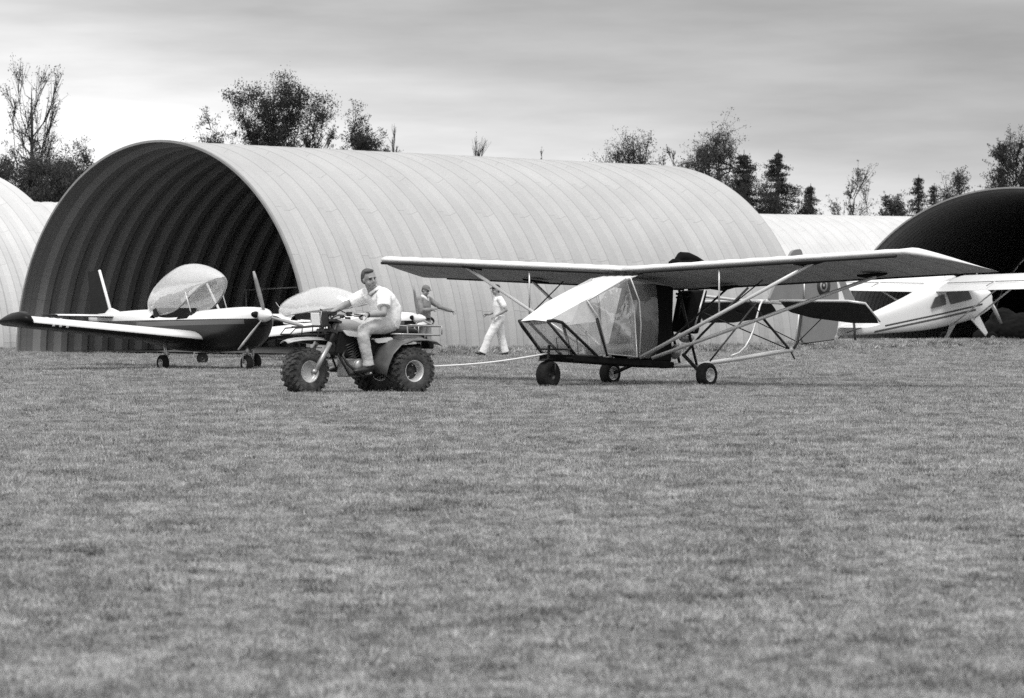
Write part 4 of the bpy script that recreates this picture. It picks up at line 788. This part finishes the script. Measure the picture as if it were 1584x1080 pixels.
def rider():
    g = empty('person', (-1.587, 42.94, -.015), (0, 0, R(215)), 'man in white polo shirt and pale jeans riding the three-wheeler', 'person')
    hips = Vector((.16, 0, .97)); neck = Vector((.30, 0, 1.385)); hc = Vector((.37, .01, 1.525))
    # the head is turned towards the ultralight (to the left rear of the rider)
    b = MB(); face = Vector((.05, 1, -.04)); P, q = head(b, hc, face, (.15, 0, 1), 1.13)
    b.tube([neck+Vector((-.02, 0, -.06)), neck+Vector((.03, 0, .03)), hc+Vector((-.01, -.01, -.05))], [.074, .070, .070], 14)
    b.tube([hips, Vector((.15, 0, 1.15)), Vector((.20, 0, 1.28)), neck], [(.12, .16), (.14, .17), (.11, .17), (.07, .09)], 16, ref=(1, 0, 0))
    sl, el, wl = Vector((.26, .20, 1.29)), Vector((.34, .31, 1.07)), Vector((.64, .36, 1.05))
    sr, er, wr = Vector((.33, -.20, 1.30)), Vector((.55, -.36, 1.17)), Vector((.72, -.385, 1.075))
    limb(b, [sl, sl.lerp(el, .5), el, el.lerp(wl, .35), wl], [.062, .055, .046, .045, .029]); limb(b, [sr, sr.lerp(er, .5), er, er.lerp(wr, .4), wr], [.062, .054, .045, .043, .029])
    hand(b, wl, (.85, .25, -.02), (0, .1, 1), -1, 1.0); hand(b, wr, (.5, -.1, -.2), (.1, 0, 1), 1, 1.0)
    # shins inside the jeans and feet
    for s in (-1, 1): limb(b, [hips+Vector((0, s*.09, 0)), (.60, s*.27, .85), (.57, s*.30, .40), (.58, s*.30, .36)], [.09, .06, .04, .035])
    b.build('body', M['skin'], g, remesh=.009, smooth_it=2)
    eyes(P, q, g, 1.13)
    h = MB(); h.ball(P(-.030, 0, .046), (.102, .092, .094), 18, q); h.ball(P(-.065, 0, .0), (.063, .084, .078), 14, q); h.ball(P(.03, -.01, .098), (.056, .066, .030), 12, q)
    for y in (-1, 1): h.ball(P(-.012, y*.070, .028), (.026, .014, .022), 8, q)
    folds(h.build('hair', M['hair'], g, remesh=.008, smooth_it=1), .02)
    t = MB(); t.tube([(.13, 0, .90), (.10, 0, 1.0), (.10, 0, 1.12), (.17, 0, 1.24), (.24, 0, 1.33), (.285, 0, 1.375)], [(.185, .205), (.20, .215), (.20, .215), (.175, .225), (.135, .205), (.088, .10)], 22, ref=(1, 0, 0))
    t.tube([sl+Vector((-.02, -.06, .03)), sl, sl.lerp(el, .62)], [.098, .100, .092], 14); t.tube([sr+Vector((-.02, .06, .03)), sr, sr.lerp(er, .62)], [.098, .098, .088], 14)
    t.ball((.23, .13, 1.29), (.10, .11, .09)); t.ball((.26, -.13, 1.29), (.10, .11, .09))
    folds(t.build('polo_shirt', M['shirt'], g, remesh=.010, smooth_it=2), .02)
    col = MB(); col.tube([(.375, .02, 1.325), (.335, .085, 1.385), (.26, .09, 1.415), (.20, 0, 1.425), (.26, -.09, 1.415), (.335, -.085, 1.385), (.375, -.02, 1.325)], [(.020, .008)]*7, 8); col.build('collar', M['shirt'], g)
    j = MB()
    for s in (-1, 1):
        j.tube([(.06, s*.07, .93), (.22, s*.12, .92), (.46, s*.22, .90), (.635, s*.29, .85), (.66, s*.30, .78), (.62, s*.30, .62), (.575, s*.30, .46), (.565, s*.30, .385)], [.115, .125, .105, .088, .086, .078, .072, .078], 16)
    j.tube([(.13, 0, .87), (.13, 0, .96)], [(.15, .17), (.155, .175)], 18, ref=(1, 0, 0)); folds(j.build('jeans', M['jean'], g, remesh=.011, smooth_it=2), .02)
    for s in (-1, 1):
        f = MB(); f.tube([(.50, s*.30, .355), (.56, s*.30, .35), (.66, s*.305, .335), (.76, s*.31, .325), (.80, s*.31, .32)], [(.035, .034), (.050, .040), (.042, .046), (.030, .044), (.014, .03)], 12, ref=(0, 0, 1)); f.tube([(.56, s*.30, .35), (.565, s*.30, .42)], [.045, .045], 12); f.build('shoe', M['shoe'], g, remesh=.008, smooth_it=1)
    wt = MB(); wt.lathe([(.034, -.012), (.036, -.012), (.036, .012), (.034, .012)], wl.lerp(el, .08), (wl-el), 18); wt.build('wristwatch', M['dark'], g)
rider()

def walker(loc, yaw, label, mats, pose, cap_mat, cap_peak=True, jacket=False):
    """standing or walking figure, x forward; pose: joints"""
    g = empty('person', loc, (0, 0, yaw), label, 'person'); b = MB(); J = {k: Vector(v) for k, v in pose.items() if not isinstance(v, (int, float, str))}
    P, q = head(b, J['head'], J['face'], (J['head']-J['neck']), .98)
    b.tube([J['neck']+Vector((0, 0, -.06)), J['neck']+Vector((.01, 0, .03)), J['head']+Vector((-.015, 0, -.05))], [.058, .054, .055], 12)
    b.tube([J['hips'], J['hips'].lerp(J['neck'], .45), J['hips'].lerp(J['neck'], .8), J['neck']], [(.10, .145), (.10, .145), (.095, .155), (.06, .08)], 16, ref=(1, 0, 0))
    for s in 'lr':
        limb(b, [J['sh'+s], J['sh'+s].lerp(J['el'+s], .5), J['el'+s], J['el'+s].lerp(J['wr'+s], .35), J['wr'+s]], [.052, .047, .040, .039, .026])
        hand(b, J['wr'+s], J['hd'+s], J['hu'+s], (1 if s == 'r' else -1)*pose.get('thumb', 1), pose.get('curl', .5))
        limb(b, [J['hips']+Vector((0, .09 if s == 'l' else -.09, -.03)), J['kn'+s], J['an'+s]], [.08, .052, .034])
    b.build('body', M[mats[0]], g, remesh=.009, smooth_it=2); eyes(P, q, g)
    h = MB(); h.ball(P(-.030, 0, .035), (.088, .081, .080), 16, q); h.ball(P(-.055, 0, -.01), (.050, .072, .055), 12, q); folds(h.build('hair', M['hair'], g, remesh=.008, smooth_it=1), .02)
    c = MB(); c.ball(P(-.012, 0, .066), (.104, .090, .075), 18, q); c.tube([P(.06, 0, .072), P(.115, 0, .062), P(.150, 0, .050)], [(.012, .070), (.010, .062), (.006, .040)], 12, ref=tuple(P(0, 0, 1)-P(0, 0, 0))); c.build('cap', M[cap_mat], g, remesh=.009, smooth_it=1)
    hp, nk = J['hips'], J['neck']; k = 1.18 if jacket else 1.06
    t = MB(); t.tube([hp+Vector((0, 0, -.02 if not jacket else -.06)), hp.lerp(nk, .25), hp.lerp(nk, .55), hp.lerp(nk, .82), nk+Vector((0, 0, -.01))], [(.125*k, .165*k), (.125*k, .160*k), (.125*k, .175*k), (.10*k, .165*k), (.066*k, .078*k)], 20, ref=(1, 0, 0))
    for s in 'lr':
        m_ = nk.lerp(J['sh'+s], .55)+Vector((0, 0, -.06)); e = J['sh'+s].lerp(J['el'+s], .6)
        pts, rad = ([m_, J['sh'+s], e], [.080, .076, .074]) if not jacket else ([m_, J['sh'+s], e, J['el'+s], J['el'+s].lerp(J['wr'+s], .5), J['wr'+s]], [.085, .082, .068, .060, .054, .042])
        t.tube(pts, rad, 12)
        for p_, r_ in zip(pts, rad): t.ball(p_, r_*.98, 12)
    folds(t.build('jacket' if jacket else 'shirt', M[mats[1]], g, remesh=.010, smooth_it=2), .024 if jacket else .012)
    if jacket:
        bl = MB(); bl.tube([hp+Vector((0, 0, -.05)), hp+Vector((0, 0, -.005))], [(.150, .192)]*2, 20, ref=(1, 0, 0)); bl.build('waistband', M['cap'], g); co_ = MB(); co_.tube([nk+Vector((.11, .02, -.12)), nk+Vector((.075, .07, -.03)), nk+Vector((-.01, .085, .015)), nk+Vector((-.07, 0, .02)), nk+Vector((-.01, -.085, .015)), nk+Vector((.075, -.07, -.03)), nk+Vector((.11, -.02, -.12))], [(.03, .012)]*7, 8); co_.build('collar', M['shirt'], g)
    j = MB()
    for s in 'lr':
        o = .09 if s == 'l' else -.09; kn, an = J['kn'+s], J['an'+s]; h0 = hp+Vector((0, o, -.04)); j.tube([h0+Vector((0, 0, .08)), h0, h0.lerp(kn, .5), kn, kn.lerp(an, .5), an+Vector((0, 0, .0))], [.115, .122, .110, .096, .090, .094], 14)
    j.tube([hp+Vector((0, 0, -.14)), hp+Vector((0, 0, .05))], [(.115, .15), (.120, .158)], 16, ref=(1, 0, 0)); folds(j.build('trousers', M[mats[2]], g, remesh=.011, smooth_it=2), .02)
    for s in 'lr':
        an = J['an'+s]; ft = J['ft'+s]; f = MB(); hl_ = an - ft*.055 + Vector((0, 0, -.022)); f.tube([hl_-ft*.01, hl_+ft*.06, hl_+ft*.14, hl_+ft*.215, hl_+ft*.245], [(.030, .030), (.042, .036), (.036, .042), (.024, .040), (.010, .025)], 12, ref=(0, 0, 1)); f.tube([an+Vector((0, 0, -.05)), an+Vector((0, 0, .02))], [.040, .042], 12); f.build('shoe', M['shoe'], g, remesh=.008, smooth_it=1)
    return g
wx = TX(772, 75.6)
walker((wx, 75.6, 0), R(188), 'man in white T-shirt, white trousers and dark cap walking behind the tow rope', ('skin2', 'shirt', 'trouser'),
    dict(hips=(0, 0, .93), neck=(.03, 0, 1.43), head=(.075, 0, 1.565), face=(1, .15, -.12), shl=(.0, .19, 1.36), shr=(.04, -.19, 1.36), ell=(-.13, .27, 1.10), elr=(-.02, -.26, 1.10), wrl=(.10, .25, .97), wrr=(.22, -.2, 1.0),
         hdl=(.9, -.2, -.35), hul=(.3, .5, .8), hdr=(1, .1, .1), hur=(0, -.4, 1), knl=(.24, .11, .50), knr=(-.06, -.10, .50), anl=(.40, .11, .10), anr=(-.16, -.10, .11), ftl=(1, .1, .18), ftr=(.93, 0, -.25), curl=.7), 'cap')
gx = TX(655, 74.6)
walker((gx, 74.6, 0), R(-32), 'man in grey jacket and grey cap holding one arm out behind the rider', ('skin2', 'jacket', 'jean2'),
    dict(hips=(0, 0, .93), neck=(.02, 0, 1.42), head=(.065, 0, 1.545), face=(1, -.25, -.35), shl=(.0, .21, 1.35), shr=(.02, -.21, 1.35), ell=(.22, .34, 1.18), elr=(.12, -.25, 1.09), wrl=(.47, .42, 1.09), wrr=(.27, -.05, 1.12),
         hdl=(1, .1, -.25), hul=(0, .5, 1), hdr=(.5, .8, .2), hur=(.8, -.5, .2), knl=(.03, .12, .50), knr=(.0, -.11, .50), anl=(0, .13, .10), anr=(-.02, -.12, .10), ftl=(1, .2, 0), ftr=(1, -.2, 0), curl=.4), 'cap2', jacket=True)

# ------------------------------------------------------------------ high-wing taildragger on the right
Hh = empty('high_wing_plane', (13.8, 98, .0), (0, R(-8.8), math.atan2(.6, .8)), 'white high-wing taildragger with two dark side stripes in front of the right hangar', 'airplane')
st = interp([(1.05, 1.12, 1.52, .22), (.9, 1.0, 1.60, .34), (.45, .88, 1.66, .42), (.15, .82, 1.72, .45), (-.1, .80, 2.02, .46), (-.6, .78, 2.06, .46), (-1.5, .78, 2.0, .45), (-2.2, .82, 1.86, .38), (-3.2, .92, 1.68, .28), (-4.3, 1.04, 1.52, .16), (-5.2, 1.14, 1.42, .06)], 4)
b = MB(); body(b, st, 48, 4.0); b.build('fuselage', M['high_body'], Hh)
for s in (-1, 1):
    for pts, nm in (([(-.22, 1.84), (-.05, 1.46), (-.95, 1.44), (-1.05, 1.82)], 'cabin_window'), ([(-1.18, 1.79), (-1.14, 1.46), (-1.80, 1.44), (-1.55, 1.75)], 'rear_window')):
        MB().plate(rounded([(x, s*.475, z) for x, z in pts], .06), .035, 0, (0, 1, 0)).build(nm, M['glassd'], Hh)
MB().plate([(.17, -.36, 1.72), (.17, .36, 1.72), (-.12, .36, 2.02), (-.12, -.36, 2.02)], .01).build('windscreen', M['glass'], Hh)
for s in (-1, 1):
    wb = MB(); wing(wb, [((.15, s*.3, 2.10), 1.6, 7.5, 1), ((.15, s*4.2, 2.17), 1.6, 7.5, 1), ((.10, s*5.0, 2.18), 1.42, 7.5, .9), ((-.05, s*5.25, 2.19), 1.0, 7.5, .5)], .14, .03, mtop=0, mbot=0); w_ = wb.build('wing', [M['white']], Hh)
    gp_ = MB(); gp_.tube([(-1.02, s*.5, 2.095), (-1.02, s*2.4, 2.13)], .012, 4); gp_.tube([(-1.02, s*2.5, 2.13), (-1.04, s*4.7, 2.17)], .012, 4); gp_.tube([(-1.02, s*2.45, 2.13), (-1.36, s*2.45, 2.05)], .012, 4); gp_.build('aileron_gap', M['stripe'], w_)
    MB().tube([(.0, s*.44, .86), (-.15, s*2.7, 2.02)], [(.05, .02)]*2, 8, ref=(1, 0, 0)).build('lift_strut', M['white'], Hh)
    MB().tube([(-.85, s*.44, .86), (-1.0, s*2.7, 2.0)], [(.035, .018)]*2, 8, ref=(1, 0, 0)).build('rear_strut', M['white'], Hh)
    MB().plate([(.25, s*.40, .90), (-.12, s*.40, .86), (.02, s*.92, .22), (.10, s*.92, .22)], .03, 0, (0, s*.72, .6)).build('gear_leg', M['white'], Hh)
    wheel(Hh, (.08, s*.98, .22), .22, .14)
    tb = MB(); wing(tb, [((-4.35, s*.08, 1.42), .95, 0, 1), ((-4.55, s*1.1, 1.42), .75, 0, 1), ((-4.75, s*1.4, 1.42), .45, 0, .6)], .06, 0, mtop=0, mbot=0); tb.build('tailplane', M['white'], Hh)
    MB().tube([(-4.9, s*.06, 1.2), (-4.8, s*.9, 1.40)], .012, 6).build('tail_wire', M['tubed'], Hh)
fn = rounded([(-4.10, 0, 1.50), (-4.72, 0, 2.80), (-5.15, 0, 2.90), (-5.15, 0, 1.30)], .10); fo_ = MB().plate(fn, .05, 0, (0, 1, 0)).build('fin', M['white'], Hh); MB().plate([(-4.12, 0, 1.52), (-4.70, 0, 2.74), (-4.95, 0, 2.80), (-4.60, 0, 1.52)], .058, 0, (0, 1, 0)).build('fin_panel', M['grey'], fo_)
rd = rounded([(-5.17, 0, 1.10), (-5.17, 0, 2.90), (-5.45, 0, 2.80), (-5.65, 0, 1.9), (-5.60, 0, 1.2)], .12); MB().plate(rd, .05, 0, (0, 1, 0)).build('rudder', M['white'], Hh)
MB().tube([(-5.0, 0, 1.15), (-5.3, 0, 1.02)], .02, 6).build('tailwheel_spring', M['tubed'], Hh); wheel(Hh, (-5.35, 0, 1.0), .09, .05)
sp = MB(); sp.lathe([(.001, .22), (.07, .16), (.12, 0), (.001, -.01)], (1.06, 0, 1.34), (1, 0, 0), 20); sp.build('spinner', M['white'], Hh)
for a in (R(62), R(242)):
    d = Vector((0, math.cos(a), math.sin(a))); MB().tube([Vector((1.12, 0, 1.34))+d*.08, Vector((1.12, 0, 1.34))+d*.5, Vector((1.12, 0, 1.34))+d*.92], [(.05, .015), (.065, .012), (.04, .006)], 8, ref=(.5, d.z, -d.y)).build('propeller_blade', M['steel'], Hh)
ab = MB(); ab.tube([(-.6, 0, 2.18), (-.65, 0, 2.50)], .012, 5); ab.build('antenna', M['tubew'], Hh)
th_ = MB(); hp = Vector((TX(1566, 103), 103, 0))
for dx, dy, dz, r_ in ((0, 0, .45, (1.0, .8, .55)), (-.3, 0, .75, (.45, .5, .42)), (.7, .1, .4, (.9, .7, .5)), (.35, -.2, .62, (.6, .5, .42)), (-.75, .1, .25, (.5, .5, .3))): th_.ball(hp+Vector((dx, dy, dz)), r_, 16)
tag(folds(th_.build('tarpaulin_heap', M['blackfab'], remesh=.04, smooth_it=3), .10), 'black tarpaulin heap in the mouth of the right hangar', 'tarpaulin')
# tie-down post beside the tail of the ultralight
tp = MB(); tp.tube([(TX(1324, 91), 91, 0), (TX(1321, 91), 91, .74)], .035, 8); tag(tp.build('tie_down_post', M['tubed']), 'thin dark post standing in the grass behind the ultralight tail', 'post')
